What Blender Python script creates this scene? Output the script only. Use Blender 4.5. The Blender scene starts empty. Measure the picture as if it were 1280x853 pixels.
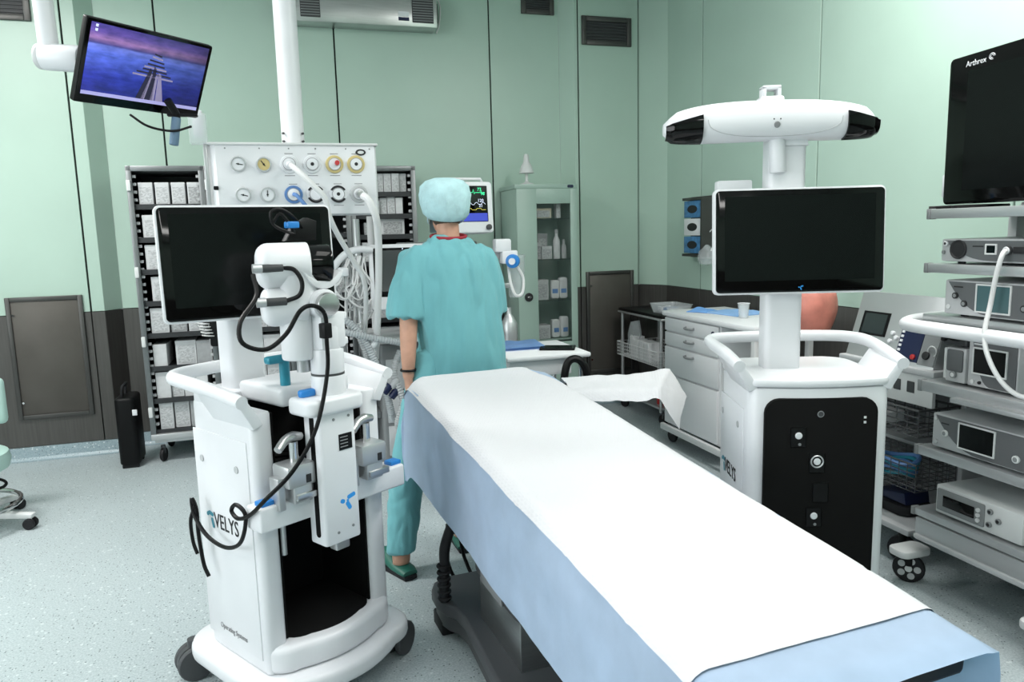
import bpy, bmesh, math, random
from mathutils import Vector, Matrix, noise
random.seed(7)
PI = math.pi
scene = bpy.context.scene
C = scene.collection

# ---------------------------------------------------------------- camera
cam_d = bpy.data.cameras.new('camera'); cam = bpy.data.objects.new('camera', cam_d); C.objects.link(cam)
PITCH, ROLL, YAW = math.radians(8.3), math.radians(1.5), math.radians(17.0)
fwd = Vector((math.sin(YAW)*math.cos(PITCH), math.cos(YAW)*math.cos(PITCH), -math.sin(PITCH)))
r0 = Vector((math.cos(YAW), -math.sin(YAW), 0)); u0 = r0.cross(fwd)
rt = r0*math.cos(ROLL) - u0*math.sin(ROLL); up = r0*math.sin(ROLL) + u0*math.cos(ROLL)
m = Matrix((rt, up, -fwd)).transposed().to_4x4(); m.translation = (0, 0, 1.5)
cam.matrix_world = m
cam_d.sensor_width = 36; cam_d.lens = 935/1280*36; cam_d.clip_start = .05
scene.camera = cam

# ---------------------------------------------------------------- light
w = bpy.data.worlds.new('world'); scene.world = w; w.use_nodes = True
w.node_tree.nodes['Background'].inputs[0].default_value = (.9, .95, 1, 1)
w.node_tree.nodes['Background'].inputs[1].default_value = .3
vs = scene.view_settings
vs.view_transform = 'Standard'; vs.look = 'None'; vs.gamma = 1; vs.use_curve_mapping = False
vs.exposure = -0.18
CEIL = 3.4
def area_lamp(x, y, sx, sy, power, z=CEIL-.03, col=(1, .985, .96)):
    l = bpy.data.lights.new('ceiling_light', 'AREA'); l.shape = 'RECTANGLE'; l.size = sx; l.size_y = sy
    l.energy = power; l.color = col
    o = bpy.data.objects.new('ceiling_light', l); C.objects.link(o); o.location = (x, y, z)
    return o
LAMPS = [(.85, 1.4, 1.1, 1.2, 13), (2.35, 2.1, .4, 1.8, 74), (-1.9, 3.9, 1.2, .5, 98), (-2.6, 1.2, .5, 1.6, 36), (.8, -1.4, 1.6, .4, 34)]
for a in LAMPS: area_lamp(*a)
# added side fill for drape and right wall, from an invented unseen window
FILL_WIN = (-.9, 2.7, 1.05, 2.75)      # y0, y1, z0, z1
side_fill = area_lamp(-3.93, (FILL_WIN[0]+FILL_WIN[1])/2, FILL_WIN[3]-FILL_WIN[2], FILL_WIN[1]-FILL_WIN[0], 62, (FILL_WIN[2]+FILL_WIN[3])/2, (.93, .97, 1))
side_fill.name = 'added_side_fill'; side_fill.rotation_euler = (0, math.radians(-90), 0)

# ---------------------------------------------------------------- materials
MATS = {}
def mat(name, col, rough=.5, metal=0, noise_amt=0, noise_scale=20, bump=0, bump_scale=60, emit=0, alpha=1, trans=0, coat=0, stretch=None, sheen=0, spec=None):
    m = bpy.data.materials.new(name); m.use_nodes = True
    nt = m.node_tree; b = nt.nodes['Principled BSDF']
    c = tuple(col)+(1,)
    b.inputs['Base Color'].default_value = c
    b.inputs['Roughness'].default_value = rough; b.inputs['Metallic'].default_value = metal
    if coat: b.inputs['Coat Weight'].default_value = coat
    if sheen: b.inputs['Sheen Weight'].default_value = sheen
    if spec is not None: b.inputs['Specular IOR Level'].default_value = spec
    if alpha < 1: b.inputs['Alpha'].default_value = alpha
    if trans: b.inputs['Transmission Weight'].default_value = trans
    if emit:
        b.inputs['Emission Color'].default_value = c; b.inputs['Emission Strength'].default_value = emit
    if noise_amt or bump:
        tc = nt.nodes.new('ShaderNodeTexCoord'); mp = nt.nodes.new('ShaderNodeMapping')
        nt.links.new(tc.outputs['Object'], mp.inputs[0])
        if stretch: mp.inputs['Scale'].default_value = stretch
    if noise_amt:
        n = nt.nodes.new('ShaderNodeTexNoise'); n.inputs['Scale'].default_value = noise_scale; n.inputs['Detail'].default_value = 4
        nt.links.new(mp.outputs[0], n.inputs[0])
        r = nt.nodes.new('ShaderNodeValToRGB'); k = noise_amt
        r.color_ramp.elements[0].position = .3; r.color_ramp.elements[1].position = .7
        r.color_ramp.elements[0].color = tuple(max(0, x*(1-k)) for x in col)+(1,)
        r.color_ramp.elements[1].color = tuple(min(1, x*(1+k)) for x in col)+(1,)
        nt.links.new(n.outputs[0], r.inputs[0]); nt.links.new(r.outputs[0], b.inputs['Base Color'])
    if bump:
        n2 = nt.nodes.new('ShaderNodeTexNoise'); n2.inputs['Scale'].default_value = bump_scale; n2.inputs['Detail'].default_value = 5
        nt.links.new(mp.outputs[0], n2.inputs[0])
        bp = nt.nodes.new('ShaderNodeBump'); bp.inputs['Strength'].default_value = bump; bp.inputs['Distance'].default_value = .01
        nt.links.new(n2.outputs[0], bp.inputs['Height']); nt.links.new(bp.outputs[0], b.inputs['Normal'])
    MATS[name] = m
    return m
mat('white', (.76, .77, .795), .32, noise_amt=.02, noise_scale=6)
mat('white_satin', (.74, .75, .77), .45)
mat('off_white', (.66, .67, .67), .45)
mat('pale_grey', (.50, .51, .52), .4)
mat('mid_grey', (.22, .23, .235), .45)
mat('device_grey', (.115, .12, .125), .4)
mat('dark_grey', (.05, .052, .055), .5)
mat('black', (.004, .004, .0045), .45, spec=.2)
mat('black_matte', (.006, .006, .006), .9, spec=.15)
mat('black_gloss', (.002, .002, .002), .07, spec=.28)
mat('rubber', (.013, .013, .015), .6, spec=.3)
mat('castor_grey', (.06, .063, .068), .5)
mat('display_off', (.003, .004, .004), .16, spec=.16)
mat('display_grey', (.02, .03, .03), .18)
mat('display_teal', (.07, .13, .14), .18)
mat('steel', (.55, .55, .55), .3, 1, noise_amt=.06, noise_scale=8, stretch=(1, 1, 12))
mat('chrome', (.7, .7, .7), .12, 1)
mat('alu', (.55, .56, .57), .38, .7)
mat('dark_steel', (.105, .100, .095), .42, .55, noise_amt=.12, noise_scale=5, stretch=(14, 14, .6))
mat('hatch_steel', (.105, .095, .085), .45, .5, noise_amt=.10, noise_scale=4)
mat('frame_steel', (.09, .088, .085), .4, .7)
mat('cab_steel', (.20, .21, .215), .38, .75, noise_amt=.08, noise_scale=10)
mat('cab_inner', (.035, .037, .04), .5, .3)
mat('wall_mint', (.435, .58, .50), .36, noise_amt=.025, noise_scale=2.5)
mat('seam', (.008, .012, .010), .8)
mat('mint_paint', (.34, .46, .405), .4, noise_amt=.02, noise_scale=3)
mat('mint_vinyl', (.42, .60, .55), .4)
mat('ceiling', (.80, .81, .81), .6)
mat('cloth_blue', (.45, .57, .75), .85, noise_amt=.07, noise_scale=9, bump=.25, bump_scale=14, sheen=.2)
mat('cloth_sky', (.25, .44, .74), .85, noise_amt=.07, noise_scale=12, bump=.3, bump_scale=18)
mat('cloth_bluebright', (.16, .36, .72), .8, bump=.25, bump_scale=25)
mat('scrub', (.15, .415, .45), .85, noise_amt=.06, noise_scale=14, bump=.6, bump_scale=11, stretch=(1, 1, .4), sheen=.15)
mat('cap', (.44, .66, .69), .8, noise_amt=.08, noise_scale=22, bump=.7, bump_scale=30)
mat('mask', (.55, .72, .80), .8)
mat('collar_red', (.30, .02, .035), .8)
mat('skin', (.55, .30, .21), .5, noise_amt=.08, noise_scale=25)
mat('hair', (.06, .035, .02), .6)
mat('clog', (.015, .13, .095), .45)
mat('blue_plastic', (.02, .22, .62), .4)
mat('teal_plastic', (.02, .24, .33), .4)
mat('grip_blue', (.12, .20, .29), .5)
mat('navy', (.004, .010, .05), .4)
mat('red', (.45, .02, .02), .4)
mat('yellow_ring', (.62, .50, .22), .5)
mat('blue_ring', (.10, .22, .48), .45)
mat('ink', (.012, .012, .014), .6)
mat('ink_grey', (.30, .30, .31), .6)
mat('ink_blue', (.03, .30, .75), .5)
mat('salmon', (.62, .22, .17), .45, noise_amt=.15, noise_scale=12, bump=.5, bump_scale=9)
mat('clear', (.75, .80, .82), .12, alpha=.32)
mat('glass', (.10, .14, .13), .04, alpha=.12)
mat('tube_clear', (.50, .53, .55), .25, alpha=.75)
mat('cable_white', (.72, .72, .72), .45)
mat('cable_grey', (.42, .43, .44), .45)
mat('carton', (.60, .61, .62), .6, noise_amt=.06, noise_scale=30)
mat('carton_grey', (.36, .37, .38), .6, noise_amt=.1, noise_scale=30)
mat('carton_cream', (.62, .56, .42), .6)
mat('glove_blue', (.06, .20, .40), .5, noise_amt=.3, noise_scale=30)

def print_mat(name, base, ink, scale, axis='Z', thr=.5):
    m = bpy.data.materials.new(name); m.use_nodes = True; nt = m.node_tree; b = nt.nodes['Principled BSDF']
    b.inputs['Roughness'].default_value = .6
    tc = nt.nodes.new('ShaderNodeTexCoord'); mp = nt.nodes.new('ShaderNodeMapping')
    mp.inputs['Scale'].default_value = (scale*.35, scale*.35, scale)
    nt.links.new(tc.outputs['Object'], mp.inputs[0])
    n = nt.nodes.new('ShaderNodeTexNoise'); n.inputs['Scale'].default_value = 1; n.inputs['Detail'].default_value = 3
    nt.links.new(mp.outputs[0], n.inputs[0])
    r = nt.nodes.new('ShaderNodeValToRGB'); r.color_ramp.elements[0].position = thr-.03; r.color_ramp.elements[1].position = thr+.03
    r.color_ramp.elements[0].color = ink+(1,); r.color_ramp.elements[1].color = base+(1,)
    nt.links.new(n.outputs[0], r.inputs[0]); nt.links.new(r.outputs[0], b.inputs['Base Color'])
    MATS[name] = m
print_mat('print_small', (.56, .57, .58), (.40, .41, .42), 150)
print_mat('print_dark', (.44, .45, .46), (.28, .285, .29), 150)

def floor_material():
    m = bpy.data.materials.new('terrazzo_vinyl'); m.use_nodes = True; nt = m.node_tree; b = nt.nodes['Principled BSDF']
    N = nt.nodes.new; Lk = nt.links.new
    tc = N('ShaderNodeTexCoord')
    v = N('ShaderNodeTexVoronoi'); v.inputs['Scale'].default_value = 95
    Lk(tc.outputs['Object'], v.inputs['Vector'])
    sep = N('ShaderNodeSeparateColor'); Lk(v.outputs['Color'], sep.inputs[0])
    dk = N('ShaderNodeMath'); dk.operation = 'LESS_THAN'; dk.inputs[1].default_value = .16; Lk(sep.outputs[0], dk.inputs[0])
    d2 = N('ShaderNodeMath'); d2.operation = 'LESS_THAN'; d2.inputs[1].default_value = .30; Lk(v.outputs['Distance'], d2.inputs[0])
    mm = N('ShaderNodeMath'); mm.operation = 'MULTIPLY'; Lk(dk.outputs[0], mm.inputs[0]); Lk(d2.outputs[0], mm.inputs[1])
    n = N('ShaderNodeTexNoise'); n.inputs['Scale'].default_value = 140; n.inputs['Detail'].default_value = 3; Lk(tc.outputs['Object'], n.inputs[0])
    r = N('ShaderNodeValToRGB'); r.color_ramp.elements[0].position = .35; r.color_ramp.elements[1].position = .65
    r.color_ramp.elements[0].color = (.36, .425, .445, 1); r.color_ramp.elements[1].color = (.53, .585, .60, 1); Lk(n.outputs[0], r.inputs[0])
    mx = N('ShaderNodeMix'); mx.data_type = 'RGBA'; Lk(mm.outputs[0], mx.inputs[0]); Lk(r.outputs[0], mx.inputs[6]); mx.inputs[7].default_value = (.13, .16, .17, 1)
    v2 = N('ShaderNodeTexVoronoi'); v2.inputs['Scale'].default_value = 48; Lk(tc.outputs['Object'], v2.inputs['Vector'])
    s2 = N('ShaderNodeSeparateColor'); Lk(v2.outputs['Color'], s2.inputs[0])
    w1 = N('ShaderNodeMath'); w1.operation = 'LESS_THAN'; w1.inputs[1].default_value = .15; Lk(s2.outputs[1], w1.inputs[0])
    w2 = N('ShaderNodeMath'); w2.operation = 'LESS_THAN'; w2.inputs[1].default_value = .28; Lk(v2.outputs['Distance'], w2.inputs[0])
    w3 = N('ShaderNodeMath'); w3.operation = 'MULTIPLY'; Lk(w1.outputs[0], w3.inputs[0]); Lk(w2.outputs[0], w3.inputs[1])
    mx2 = N('ShaderNodeMix'); mx2.data_type = 'RGBA'; Lk(w3.outputs[0], mx2.inputs[0]); Lk(mx.outputs[2], mx2.inputs[6]); mx2.inputs[7].default_value = (.62, .67, .68, 1)
    Lk(mx2.outputs[2], b.inputs['Base Color']); b.inputs['Roughness'].default_value = .34
    MATS['floor'] = m
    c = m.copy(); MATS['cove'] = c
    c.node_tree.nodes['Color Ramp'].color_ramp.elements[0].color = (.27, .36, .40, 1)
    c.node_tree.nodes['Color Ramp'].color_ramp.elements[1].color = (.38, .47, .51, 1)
floor_material()

def translucent(name, col, fac):
    nt = MATS[name].node_tree; out = nt.nodes['Material Output']; b = nt.nodes['Principled BSDF']
    t = nt.nodes.new('ShaderNodeBsdfTranslucent'); t.inputs[0].default_value = col+(1,)
    mx = nt.nodes.new('ShaderNodeMixShader'); mx.inputs[0].default_value = fac
    nt.links.new(b.outputs[0], mx.inputs[1]); nt.links.new(t.outputs[0], mx.inputs[2]); nt.links.new(mx.outputs[0], out.inputs[0])
translucent('cloth_blue', (.22, .50, .80), .22)
def pad_material():
    m = bpy.data.materials.new('quilted_pad'); m.use_nodes = True; nt = m.node_tree; b = nt.nodes['Principled BSDF']
    N = nt.nodes.new; Lk = nt.links.new
    b.inputs['Base Color'].default_value = (.66, .66, .685, 1); b.inputs['Roughness'].default_value = .9
    tc = N('ShaderNodeTexCoord'); outs = []
    for a in (30, -30):
        mp = N('ShaderNodeMapping'); mp.inputs['Rotation'].default_value = (0, 0, math.radians(a)); Lk(tc.outputs['Object'], mp.inputs[0])
        wv = N('ShaderNodeTexWave'); wv.inputs['Scale'].default_value = 26; Lk(mp.outputs[0], wv.inputs[0]); outs.append(wv)
    mn = N('ShaderNodeMath'); mn.operation = 'MINIMUM'; Lk(outs[0].outputs[1], mn.inputs[0]); Lk(outs[1].outputs[1], mn.inputs[1])
    bp = N('ShaderNodeBump'); bp.inputs['Strength'].default_value = .18; bp.inputs['Distance'].default_value = .004
    Lk(mn.outputs[0], bp.inputs['Height']); Lk(bp.outputs[0], b.inputs['Normal'])
    MATS['pad'] = m
pad_material()

def wallpaper_material():
    # the picture shown on the lit monitor: dusk clouds over a flat blue lake
    m = bpy.data.materials.new('lit_desktop'); m.use_nodes = True; nt = m.node_tree; b = nt.nodes['Principled BSDF']
    N = nt.nodes.new; Lk = nt.links.new
    b.inputs['Base Color'].default_value = (.01, .01, .02, 1); b.inputs['Roughness'].default_value = .2
    tc = N('ShaderNodeTexCoord'); sp = N('ShaderNodeSeparateXYZ'); Lk(tc.outputs['Object'], sp.inputs[0])
    # vertical: local z from -.16 to .16
    zr = N('ShaderNodeMapRange'); zr.inputs[1].default_value = -.15; zr.inputs[2].default_value = .155; Lk(sp.outputs[2], zr.inputs[0])
    r = N('ShaderNodeValToRGB'); cr = r.color_ramp
    cols = [(0, (.010, .010, .12)), (.35, (.016, .03, .30)), (.62, (.07, .13, .56)), (.715, (.12, .18, .58)), (.74, (.05, .05, .20)), (.80, (.26, .16, .36)), (.88, (.10, .07, .30)), (1, (.035, .035, .20))]
    cr.elements[0].position, cr.elements[0].color = cols[0][0], cols[0][1]+(1,)
    cr.elements[1].position, cr.elements[1].color = cols[-1][0], cols[-1][1]+(1,)
    for p, c in cols[1:-1]:
        e = cr.elements.new(p); e.color = c+(1,)
    n = N('ShaderNodeTexNoise'); n.inputs['Scale'].default_value = 14; n.inputs['Detail'].default_value = 6
    mp = N('ShaderNodeMapping'); mp.inputs['Scale'].default_value = (1, 1, 3.5); Lk(tc.outputs['Object'], mp.inputs[0]); Lk(mp.outputs[0], n.inputs[0])
    Lk(zr.outputs[0], r.inputs[0])
    rr = N('ShaderNodeValToRGB'); rr.color_ramp.elements[0].position = .3; rr.color_ramp.elements[0].color = (.55, .55, .6, 1); rr.color_ramp.elements[1].position = .7; rr.color_ramp.elements[1].color = (1.4, 1.25, 1.3, 1)
    Lk(n.outputs[0], rr.inputs[0])
    mx = N('ShaderNodeMix'); mx.data_type = 'RGBA'; mx.blend_type = 'MULTIPLY'; mx.inputs[0].default_value = 1; Lk(r.outputs[0], mx.inputs[6]); Lk(rr.outputs[0], mx.inputs[7])
    # bright patch of sky light on the left half of the picture
    gx = N('ShaderNodeMapRange'); gx.inputs[1].default_value = .28; gx.inputs[2].default_value = -.22; gx.inputs[3].default_value = .55; gx.inputs[4].default_value = 1.7; Lk(sp.outputs[0], gx.inputs[0])
    ms = N('ShaderNodeMix'); ms.data_type = 'RGBA'; ms.blend_type = 'MULTIPLY'; ms.inputs[0].default_value = 1; Lk(mx.outputs[2], ms.inputs[6]); Lk(gx.outputs[0], ms.inputs[7])
    Lk(ms.outputs[2], b.inputs['Emission Color']); b.inputs['Emission Strength'].default_value = 1.0
    MATS['desktop'] = m
wallpaper_material()
mat('glow_green', (.05, .8, .35), .5, emit=1.0)
mat('glow_blue', (.03, .05, .40), .5, emit=.6)
mat('glow_white', (.6, .65, .8), .5, emit=.8)
mat('glow_lilac', (.35, .33, .62), .5, emit=.7)
mat('glow_yellow', (.75, .65, .1), .5, emit=.6)
mat('pier_dark', (.02, .018, .05), .6, emit=.25)
mat('pier_light', (.28, .24, .40), .6, emit=.45)
mat('fill_pane', (.93, .97, 1), .3, emit=2.5)  # glow for the added pane on the unseen left wall
mat('lamp_panel', (1, .98, .95), .5, emit=2)

# ---------------------------------------------------------------- helpers
class MB:
    def __init__(s): s.bm = bmesh.new()
    def box(s, x0, x1, y0, y1, z0, z1, bev=0, seg=2):
        vs = bmesh.ops.create_cube(s.bm, size=1)['verts']
        for v in vs:
            v.co = Vector(((x0+x1)/2+v.co.x*(x1-x0), (y0+y1)/2+v.co.y*(y1-y0), (z0+z1)/2+v.co.z*(z1-z0)))
        if bev:
            es = list({e for v in vs for e in v.link_edges})
            bmesh.ops.bevel(s.bm, geom=es, offset=bev, segments=seg, profile=.5, affect='EDGES')
        return s
    def cyl(s, p0, p1, r, r2=None, n=20, bev=0):
        p0, p1 = Vector(p0), Vector(p1); r2 = r if r2 is None else r2
        d = p1-p0; q = d.to_track_quat('Z', 'Y')
        a = [s.bm.verts.new(p0+q @ Vector((r*math.cos(2*PI*i/n), r*math.sin(2*PI*i/n), 0))) for i in range(n)]
        b = [s.bm.verts.new(p1+q @ Vector((r2*math.cos(2*PI*i/n), r2*math.sin(2*PI*i/n), 0))) for i in range(n)]
        for i in range(n): s.bm.faces.new((a[i], a[(i+1) % n], b[(i+1) % n], b[i]))
        f0 = s.bm.faces.new(a[::-1]); f1 = s.bm.faces.new(b)
        if bev: bmesh.ops.bevel(s.bm, geom=list(f0.edges)+list(f1.edges), offset=bev, segments=2, profile=.5, affect='EDGES')
        return s
    def rcyl(s, p0, p1, r, e0, e1, n=36):
        p0, p1 = Vector(p0), Vector(p1); ln = (p1-p0).length; pr = [(.0001, 0)]
        pr += [(r-e0+e0*math.sin(k*PI/12), e0-e0*math.cos(k*PI/12)) for k in range(7)]
        pr += [(r-e1+e1*math.cos(k*PI/12), ln-e1+e1*math.sin(k*PI/12)) for k in range(7)]+[(.0001, ln)]
        return s.lathe(pr, p0, p1-p0, n)
    def lathe(s, prof, o=(0, 0, 0), axis=(0, 0, 1), n=24):
        o = Vector(o); q = Vector(axis).to_track_quat('Z', 'Y'); rings = []
        for r, z in prof:
            if r < 1e-6: rings.append([s.bm.verts.new(o+q @ Vector((0, 0, z)))])
            else: rings.append([s.bm.verts.new(o+q @ Vector((r*math.cos(2*PI*i/n), r*math.sin(2*PI*i/n), z))) for i in range(n)])
        for a, b in zip(rings, rings[1:]):
            for i in range(n):
                j = (i+1) % n
                if len(a) == 1 and len(b) == 1: continue
                if len(a) == 1: s.bm.faces.new((a[0], b[j], b[i])[::-1])
                elif len(b) == 1: s.bm.faces.new((a[i], a[j], b[0]))
                else: s.bm.faces.new((a[i], a[j], b[j], b[i]))
        if len(rings[0]) > 1: s.bm.faces.new(rings[0][::-1])
        if len(rings[-1]) > 1: s.bm.faces.new(rings[-1])
        return s
    def prism(s, poly, axis, a0, a1, bev=0, seg=2):
        def P(p, a):
            return {'z': (p[0], p[1], a), 'y': (p[0], a, p[1]), 'x': (a, p[0], p[1])}[axis]
        A = [s.bm.verts.new(P(p, a0)) for p in poly]; B = [s.bm.verts.new(P(p, a1)) for p in poly]
        n = len(poly)
        fs = [s.bm.faces.new((A[i], A[(i+1) % n], B[(i+1) % n], B[i])) for i in range(n)]
        c0 = s.bm.faces.new(A[::-1]); c1 = s.bm.faces.new(B); fs += [c0, c1]
        bmesh.ops.recalc_face_normals(s.bm, faces=fs)
        if bev: bmesh.ops.bevel(s.bm, geom=list(set(c0.edges) | set(c1.edges)), offset=bev, segments=seg, profile=.5, affect='EDGES')
        return s
    def tube(s, pts, r, n=8, sub=5, closed=False):
        P = [Vector(p) for p in pts]
        if sub > 1 and len(P) > 2:
            Q = []; k = len(P); RR = []
            for i in range(k if closed else k-1):
                p0 = P[i-1] if (i > 0 or closed) else P[0]*2-P[1]
                p1, p2 = P[i], P[(i+1) % k]
                p3 = P[(i+2) % k] if (i+2 < k or closed) else P[-1]*2-P[-2]
                for j in range(sub):
                    t = j/sub
                    Q.append(.5*((2*p1)+(p2-p0)*t+(2*p0-5*p1+4*p2-p3)*t*t+(-p0+3*p1-3*p2+p3)*t**3))
                    if isinstance(r, (list, tuple)): RR.append(r[i]*(1-t)+r[(i+1) % k]*t)
            if not closed:
                Q.append(P[-1])
                if isinstance(r, (list, tuple)): RR.append(r[-1])
            if isinstance(r, (list, tuple)): r = RR
            P = Q
        k = len(P); rings = []; ref = None
        for i in range(k):
            a = P[i-1] if (i > 0 or closed) else P[i]; b = P[(i+1) % k] if (i < k-1 or closed) else P[i]
            t = (b-a)
            if t.length < 1e-9: t = Vector((0, 0, 1))
            t.normalize()
            if ref is None:
                ref = t.orthogonal().normalized()
            ref = (ref-t*ref.dot(t))
            if ref.length < 1e-6: ref = t.orthogonal()
            ref.normalize(); b2 = t.cross(ref)
            ri = r[i] if isinstance(r, (list, tuple)) else r
            rings.append([s.bm.verts.new(P[i]+ref*(ri*math.cos(2*PI*j/n))+b2*(ri*math.sin(2*PI*j/n))) for j in range(n)])
        for i in range(k if closed else k-1):
            A, B = rings[i], rings[(i+1) % k]; off = 0
            if closed and i == k-1:
                off = min(range(n), key=lambda o: (A[0].co-B[o].co).length)
            for j in range(n): s.bm.faces.new((A[j], A[(j+1) % n], B[(j+1+off) % n], B[(j+off) % n]))
        if not closed:
            s.bm.faces.new(rings[0][::-1]); s.bm.faces.new(rings[-1])
        return s
    def loft(s, rings):
        """rings: list of (center, rx, ry [, n-power]) horizontal superellipses, or lists of points"""
        R = [[s.bm.verts.new(p) for p in ring] for ring in rings]; n = len(R[0])
        for a, b in zip(R, R[1:]):
            for i in range(n): s.bm.faces.new((a[i], a[(i+1) % n], b[(i+1) % n], b[i]))
        s.bm.faces.new(R[0][::-1]); s.bm.faces.new(R[-1])
        return s
    def sphere(s, c, r, nu=16, nv=10):
        if not isinstance(r, (list, tuple)): r = (r, r, r)
        vs = bmesh.ops.create_uvsphere(s.bm, u_segments=nu, v_segments=nv, radius=1)['verts']
        for v in vs: v.co = Vector((c[0]+v.co.x*r[0], c[1]+v.co.y*r[1], c[2]+v.co.z*r[2]))
        return s
    def grid(s, f, nu, nv):
        V = [[s.bm.verts.new(f(i/nu, j/nv)) for j in range(nv+1)] for i in range(nu+1)]
        for i in range(nu):
            for j in range(nv): s.bm.faces.new((V[i][j], V[i+1][j], V[i+1][j+1], V[i][j+1]))
        return s
    def xf(s, M, verts=None):
        bmesh.ops.transform(s.bm, matrix=M, verts=verts or s.bm.verts[:]); return s
def obj(name, mb, m, parent=None, smooth=35, loc=None, rot=None):
    bm = mb.bm if isinstance(mb, MB) else mb
    bmesh.ops.recalc_face_normals(bm, faces=bm.faces[:])
    me = bpy.data.meshes.new(name); bm.to_mesh(me); bm.free()
    me.materials.append(MATS[m])
    if smooth: me.shade_smooth(); me.set_sharp_from_angle(angle=math.radians(smooth))
    o = bpy.data.objects.new(name, me); C.objects.link(o)
    if parent: o.parent = parent
    if loc: o.location = loc
    if rot: o.rotation_euler = rot
    return o
def tag(o, label, cat, group=None):
    o['label'] = label; o['category'] = cat
    if group: o['group'] = group
    return o
def thing(name, label, cat, loc=(0, 0, 0), rotz=0, group=None):
    o = bpy.data.objects.new(name, None); C.objects.link(o); o.empty_display_size = .1
    o.location = loc; o.rotation_euler = (0, 0, math.radians(rotz))
    return tag(o, label, cat, group)
def struct(name, mb, m, parent=None, **k):
    o = obj(name, mb, m, parent, **k)
    if not parent: o['kind'] = 'structure'
    return o
def share(o, loc, parent, name=None, rot=None, scale=None):
    c = o.copy(); C.objects.link(c); c.parent = parent; c.location = loc
    if name: c.name = name
    if rot: c.rotation_euler = rot
    if scale: c.scale = scale
    return c
def rr(w, h, r, cx=0, cy=0, n=5):
    P = []
    for sx, sy, a0 in ((1, 1, 0), (-1, 1, 90), (-1, -1, 180), (1, -1, 270)):
        for i in range(n+1):
            a = math.radians(a0+90*i/n)
            P.append((cx+sx*(w/2-r)+r*math.cos(a), cy+sy*(h/2-r)+r*math.sin(a)))
    return P
def circ(cx, cy, r, n=20): return [(cx+r*math.cos(2*PI*i/n), cy+r*math.sin(2*PI*i/n)) for i in range(n)]
def text(s, size, o, xd, ud, m, parent, name='lettering', align='LEFT', ext=.0006, sx=1):
    cu = bpy.data.curves.new('t', 'FONT'); cu.body = s; cu.size = size; cu.align_x = align; cu.extrude = ext; cu.resolution_u = 3
    t = bpy.data.objects.new('t', cu); C.objects.link(t)
    dg = bpy.context.evaluated_depsgraph_get()
    me = bpy.data.meshes.new_from_object(t.evaluated_get(dg))
    bpy.data.objects.remove(t); bpy.data.curves.remove(cu)
    xd, ud = Vector(xd).normalized(), Vector(ud).normalized(); nd = xd.cross(ud); o = Vector(o)
    for v in me.vertices: v.co = o+xd*(v.co.x*sx)+ud*v.co.y+nd*v.co.z
    me.name = name; me.materials.clear(); me.materials.append(MATS[m])
    ob = bpy.data.objects.new(name, me); C.objects.link(ob); ob.parent = parent
    return ob
def remesh(mb, voxel, smooth_it=4, fac=.5):
    bm = mb.bm; bmesh.ops.recalc_face_normals(bm, faces=bm.faces[:])
    me = bpy.data.meshes.new('tmp'); bm.to_mesh(me); bm.free()
    t = bpy.data.objects.new('tmp', me); C.objects.link(t)
    md = t.modifiers.new('r', 'REMESH'); md.mode = 'VOXEL'; md.voxel_size = voxel
    if smooth_it:
        sm = t.modifiers.new('s', 'SMOOTH'); sm.factor = fac; sm.iterations = smooth_it
    dg = bpy.context.evaluated_depsgraph_get()
    out = bpy.data.meshes.new_from_object(t.evaluated_get(dg))
    bpy.data.objects.remove(t); bpy.data.meshes.remove(me)
    r = MB(); r.bm.from_mesh(out); bpy.data.meshes.remove(out)
    return r
def ell(c, rx, ry, n=24, p=2.0, tilt=(0, 0), a0=0):
    out = []
    for i in range(n):
        a = 2*PI*i/n+a0; ca, sa = math.cos(a), math.sin(a)
        x = rx*math.copysign(abs(ca)**(2/p), ca); y = ry*math.copysign(abs(sa)**(2/p), sa)
        out.append((c[0]+x, c[1]+y, c[2]+tilt[0]*x+tilt[1]*y))
    return out
def limb(mb, pts, radii, n=14, sub=4): return mb.tube(pts, radii, n=n, sub=sub)
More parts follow.
